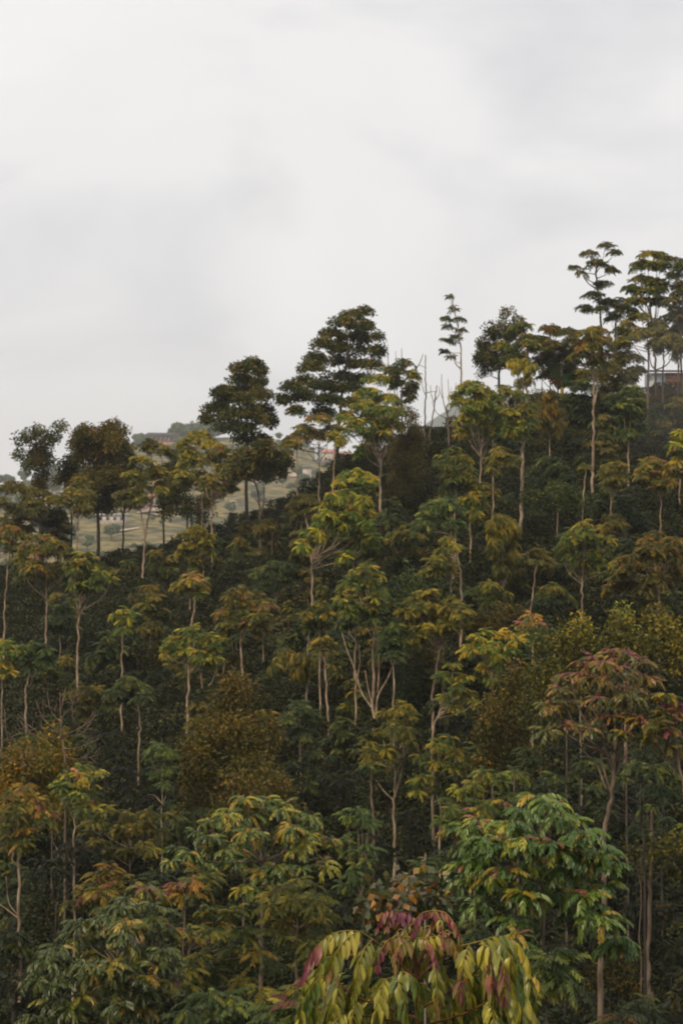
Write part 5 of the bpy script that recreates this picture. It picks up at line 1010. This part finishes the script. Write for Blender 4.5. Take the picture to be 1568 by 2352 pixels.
LV = [ # (pixel path with depth offsets, leaflet pairs, leaflet length m, colour pattern, start fraction)
 ([(855,2157,-.05),(822,2139,-.08),(774,2141,-.1),(741,2161,-.12),(719,2187,-.14),(703,2227,-.15)], 9, .112, 'yyyyoyyrppp', .2),
 ([(822,2139,-.08),(796,2157,-.14),(771,2192,-.2),(758,2230,-.24)], 6, .115, 'yyyyob', .05),
 ([(855,2157,-.05),(837,2179,-.15),(829,2205,-.2),(822,2240,-.25),(815,2275,-.27)], 6, .11, 'oooyyo', .1),
 ([(1059,2172,-.05),(1105,2161,-.05),(1138,2151,-.02),(1166,2154,0),(1193,2174,0),(1212,2214,0),(1228,2247,0)], 10, .115, 'oooogoyyyggold', .2),
 ([(1133,2157,-.05),(1155,2174,-.1),(1171,2203,-.14),(1182,2247,-.16),(1206,2293,-.16),(1226,2335,-.15)], 9, .125, 'ogyoggyyy', .12),
 ([(1105,2165,-.08),(1120,2196,-.18),(1127,2231,-.24),(1131,2280,-.28),(1133,2330,-.3)], 7, .11, 'ooopppog', .05),
 ([(1076,2170,-.08),(1065,2200,-.2),(1059,2236,-.26),(1056,2275,-.28)], 6, .11, 'ooyyrp', .05),
 ([(1100,2168,-.1),(1129,2179,-.2),(1151,2205,-.26),(1157,2245,-.3),(1158,2290,-.3)], 6, .11, 'oyobppp', .1),
 ([(940,2150,0),(925,2108,-.02),(900,2090,-.04),(878,2100,-.06),(866,2130,-.08)], 8, .062, 'pppppppp', .25),
 ([(940,2150,.02),(950,2112,.02),(930,2095,.0),(905,2100,-.08),(888,2128,-.12)], 7, .06, 'pppppp', .3),
 ([(996,2091,.05),(1022,2097,.04),(1040,2118,.02),(1055,2150,0),(1058,2170,0)], 8, .066, 'rppppppo', .05),
 ([(996,2091,.05),(972,2096,.02),(955,2112,0),(948,2138,-.02)], 7, .062, 'brppppp', .05),
 ([(996,2091,.05),(1010,2112,-.05),(1016,2140,-.1),(1018,2165,-.12)], 6, .06, 'ppyppp', .05),
 ([(946,2158,0),(915,2150,-.05),(888,2162,-.1),(872,2190,-.14),(868,2215,-.16)], 7, .075, 'obbrppp', .1),
 ([(950,2156,0),(975,2155,-.08),(992,2172,-.12),(1000,2205,-.15)], 6, .075, 'oobrpp', .1),
 ([(950,2160,0),(1005,2150,-.02),(1035,2160,-.04),(1048,2185,-.08)], 7, .085, 'yoybbb', .1),
 ([(946,2158,0),(925,2165,-.1),(912,2185,-.16),(908,2215,-.2)], 6, .08, 'oobrpb', .1),
 ([(900,2245,-.15),(882,2252,-.22),(872,2285,-.3),(862,2330,-.36),(856,2380,-.38)], 8, .108, 'gooyoyyy', .08),
 ([(900,2245,-.15),(915,2255,-.28),(925,2290,-.36),(932,2330,-.4),(940,2385,-.42)], 8, .10, 'gggoggyo', .05),
 ([(900,2245,-.15),(923,2232,-.2),(947,2245,-.24),(958,2275,-.26),(962,2315,-.28)], 7, .10, 'ggoggog', .15),
 ([(760,2240,.1),(730,2250,.05),(708,2280,0),(692,2320,-.04),(684,2360,-.05)], 7, .12, 'oogggyy', .05),
 ([(760,2240,.1),(775,2262,-.05),(770,2300,-.12),(758,2345,-.15)], 7, .112, 'ggoyoyy', .05),
 ([(800,2330,-.2),(780,2335,-.3),(765,2355,-.35),(755,2390,-.38)], 5, .11, 'yyyoy', .05),
 ([(820,2300,-.1),(812,2320,-.25),(808,2350,-.3),(805,2395,-.33)], 6, .105, 'yoyyoo', .05),
 ([(1120,2300,-.2),(1128,2320,-.3),(1135,2350,-.36),(1140,2395,-.4)], 6, .11, 'goyogo', .05),
 ([(1120,2200,-.1),(1150,2230,-.2),(1180,2280,-.24),(1195,2330,-.26),(1200,2385,-.26)], 9, .12, 'gggyoyyyy', .05),
 ([(1000,2215,-.05),(1000,2240,-.2),(1002,2270,-.26),(1004,2310,-.3)], 6, .10, 'googob', .05),
]
def place_leaflet(p, d, up, l_, c, parent, loc0, acc=None):
    d = d / np.linalg.norm(d); b = np.cross(up, d); b /= np.linalg.norm(b) + 1e-9; u = np.cross(d, b)
    k = int(rng.integers(6))
    if acc is not None:
        me = hmesh(k, c); nv = len(me.vertices); co = np.empty(nv * 3); me.vertices.foreach_get('co', co); co = co.reshape(-1, 3) * l_
        acc.append((co @ np.stack([d, b, u], 0) + p, c)); return
    from mathutils import Matrix
    o = bpy.data.objects.new('leaflet', hmesh(k, c)); link(o, parent)
    M = Matrix(((d[0] * l_, b[0] * l_, u[0] * l_, p[0] - loc0[0]), (d[1] * l_, b[1] * l_, u[1] * l_, p[1] - loc0[1]), (d[2] * l_, b[2] * l_, u[2] * l_, p[2] - loc0[2]), (0, 0, 0, 1)))
    o.matrix_local = M
def hero_leaf(path, pairs, ll, pat, f0, acc=None, stemacc=None):
    P = smooth_path([W(x, y, D0 + q) for x, y, q in path], 6)
    seg = np.linalg.norm(np.diff(P, axis=0), axis=1); cum = np.concatenate([[0], np.cumsum(seg)]) / seg.sum()
    if acc is None:
        m = MB(); m.tube(P, np.linspace(.0035, .0013, len(P)), 5); lf = m.build('leaf', M_twig if 'ppp' not in pat[:3] else M_pstem, hero, org=hb)
    else: stemacc.tube(P - hb, np.linspace(.0035, .0013, len(P)), 4); lf = None
    cols = []; i = 0
    while i < len(pat):
        if pat[i:i + 4] == 'gold': cols.append('gold'); i += 4
        else: cols.append(pat[i]); i += 1
    for i in range(pairs):
        t = f0 + (1 - f0) * i / (pairs - 1); p = np.array([np.interp(t, cum, P[:, j]) for j in range(3)]); q = np.array([np.interp(min(t + .03, 1), cum, P[:, j]) for j in range(3)]) - np.array([np.interp(t - .03, cum, P[:, j]) for j in range(3)])
        q /= np.linalg.norm(q) + 1e-9; side = np.cross(q, (0, 0, 1.0)); 
        if np.linalg.norm(side) < .3: side = np.array([1.0, 0, 0])
        side /= np.linalg.norm(side); c = cols[min(int(t * len(cols)), len(cols) - 1)]
        size = ll * .80 * (.84 + .3 * math.sin(math.pi * min(t * 1.1, 1))) 
        for sg in (1, -1):
            down = 1.0 if ll > .09 else 1.2
            d = side * sg * (.55 + rng.normal(0, .12)) + q * (.5 + rng.normal(0, .1)) + np.array([rng.normal(0, .12), rng.normal(0, .1), -down * .9])
            up = side * sg * .9 + np.array([rng.normal(0, .25), -.35 + rng.normal(0, .25), .6])
            cc = c if rng.uniform() < .82 else {'g': 'o', 'o': 'y', 'y': 'o', 'p': 'r', 'r': 'b', 'b': 'o', 'gold': 'y', 'd': 'g'}[c]
            place_leaflet(p, d, up, size * rng.uniform(.75, 1.2), cc, lf, hb, acc)
        if i == pairs - 1: place_leaflet(p, q + np.array([0, 0, -.4]), np.array([0, -1, .3]), size, c, lf, hb, acc)
tot = 0; acc = []; sm = MB(); r = np.random.default_rng(9)
LV.sort(key=lambda l: max(q[1] for q in l[0]) > 2375)
for path, pairs, ll, pat, f0 in LV:
    pairs = int(pairs * 1.25 + .5)
    if tot + pairs * 2 + 1 <= 330: hero_leaf(path, pairs, ll, pat, f0); tot += pairs * 2 + 1
    else: hero_leaf(path, pairs, ll, pat, f0, acc, sm)
# inner leaves behind those, joined
for k in range(80):
    x = r.uniform(725, 1195); y = r.uniform(2185, 2335) + abs(x - 960) * .06; q = r.uniform(.05, .5)
    s_ = 1 if x > 960 else -1
    hero_leaf([(x, y, q), (x + s_ * 18, y + 6, q + .02), (x + s_ * 34, y + 40, q), (x + s_ * 42, y + 85, q)], 6, .105, 'gooygo', .1, acc, sm)
for k in range(18):
    x = r.uniform(880, 1050); y = r.uniform(2125, 2190); q = r.uniform(.03, .25); s_ = r.choice([-1, 1])
    hero_leaf([(x, y, q), (x + s_ * 14, y - 6, q), (x + s_ * 28, y + 14, q), (x + s_ * 32, y + 44, q)], 5, .075, ['bobog', 'rbobo', 'ygobo'][k % 3], .1, acc, sm)
V = np.concatenate([a for a, _ in acc]) - hb; nl = len(acc)
q0 = np.array([(5 * i - 5 + j, 5 * i + j, 5 * i + j + 1, 5 * i - 4 + j) for i in range(1, 9) for j in range(4)])
Q = np.concatenate([q0 + 45 * i for i in range(nl)])
C = np.concatenate([np.tile(np.array(HC[c]) * rng.uniform(.8, 1.2), (45, 1)) for _, c in acc])
tag(mobj('foliage', mesh_np('foliage', V, Q, None, M_leaf_near, C, smooth=True), hero, loc=None), kind='stuff')
tag(sm.build('leaf_stalks', M_twig, hero), kind='stuff')
print('HERO leaflets', tot)

# ---------------------------------------------------------------- thin air haze over the valley
m, n_, l_ = new_mat('air'); out = N(n_, 'ShaderNodeOutputMaterial'); pv = N(n_, 'ShaderNodeVolumePrincipled')
pv.inputs['Color'].default_value = (0.93, 0.95, 1, 1); pv.inputs['Density'].default_value = 0.00024; pv.inputs['Anisotropy'].default_value = 0.0
l_.new(pv.outputs[0], out.inputs['Volume'])
mb = MB(); mb.box((-2900, -60, -150), (2900, 3500, 175)); hz = mb.build('haze', m, smooth=False); tag(hz, 'thin pale haze over the whole valley', kind='stuff')

m, n_, l_ = new_mat('mist'); out = N(n_, 'ShaderNodeOutputMaterial'); pv = N(n_, 'ShaderNodeVolumePrincipled')
pv.inputs['Color'].default_value = (0.97, 0.97, 1, 1); pv.inputs['Density'].default_value = 0.0045
l_.new(pv.outputs[0], out.inputs['Volume'])
def mist(px, py, d, rx, ry, rz, label):
    V = []; Q = []; a, b = 24, 14
    for i in range(b + 1):
        t = math.pi * i / b
        for j in range(a): f = 2 * math.pi * j / a; V.append((rx * math.sin(t) * math.cos(f), ry * math.sin(t) * math.sin(f), rz * math.cos(t)))
        if i:
            for j in range(a): Q.append(((i - 1) * a + j, i * a + j, i * a + (j + 1) % a, (i - 1) * a + (j + 1) % a))
    o = mobj('mist', mesh_np('mist', np.array(V), np.array(Q), None, m, smooth=True)); o.location = W(px, py, d); tag(o, label, kind='stuff'); return o
mist(1570, 960, 92, 2.8, 5.0, 6.0, 'thin wisp of mist drifting before the right ridge trunks').rotation_euler = (0, math.radians(-8), 0)
print('TRIS', TRIS[0])
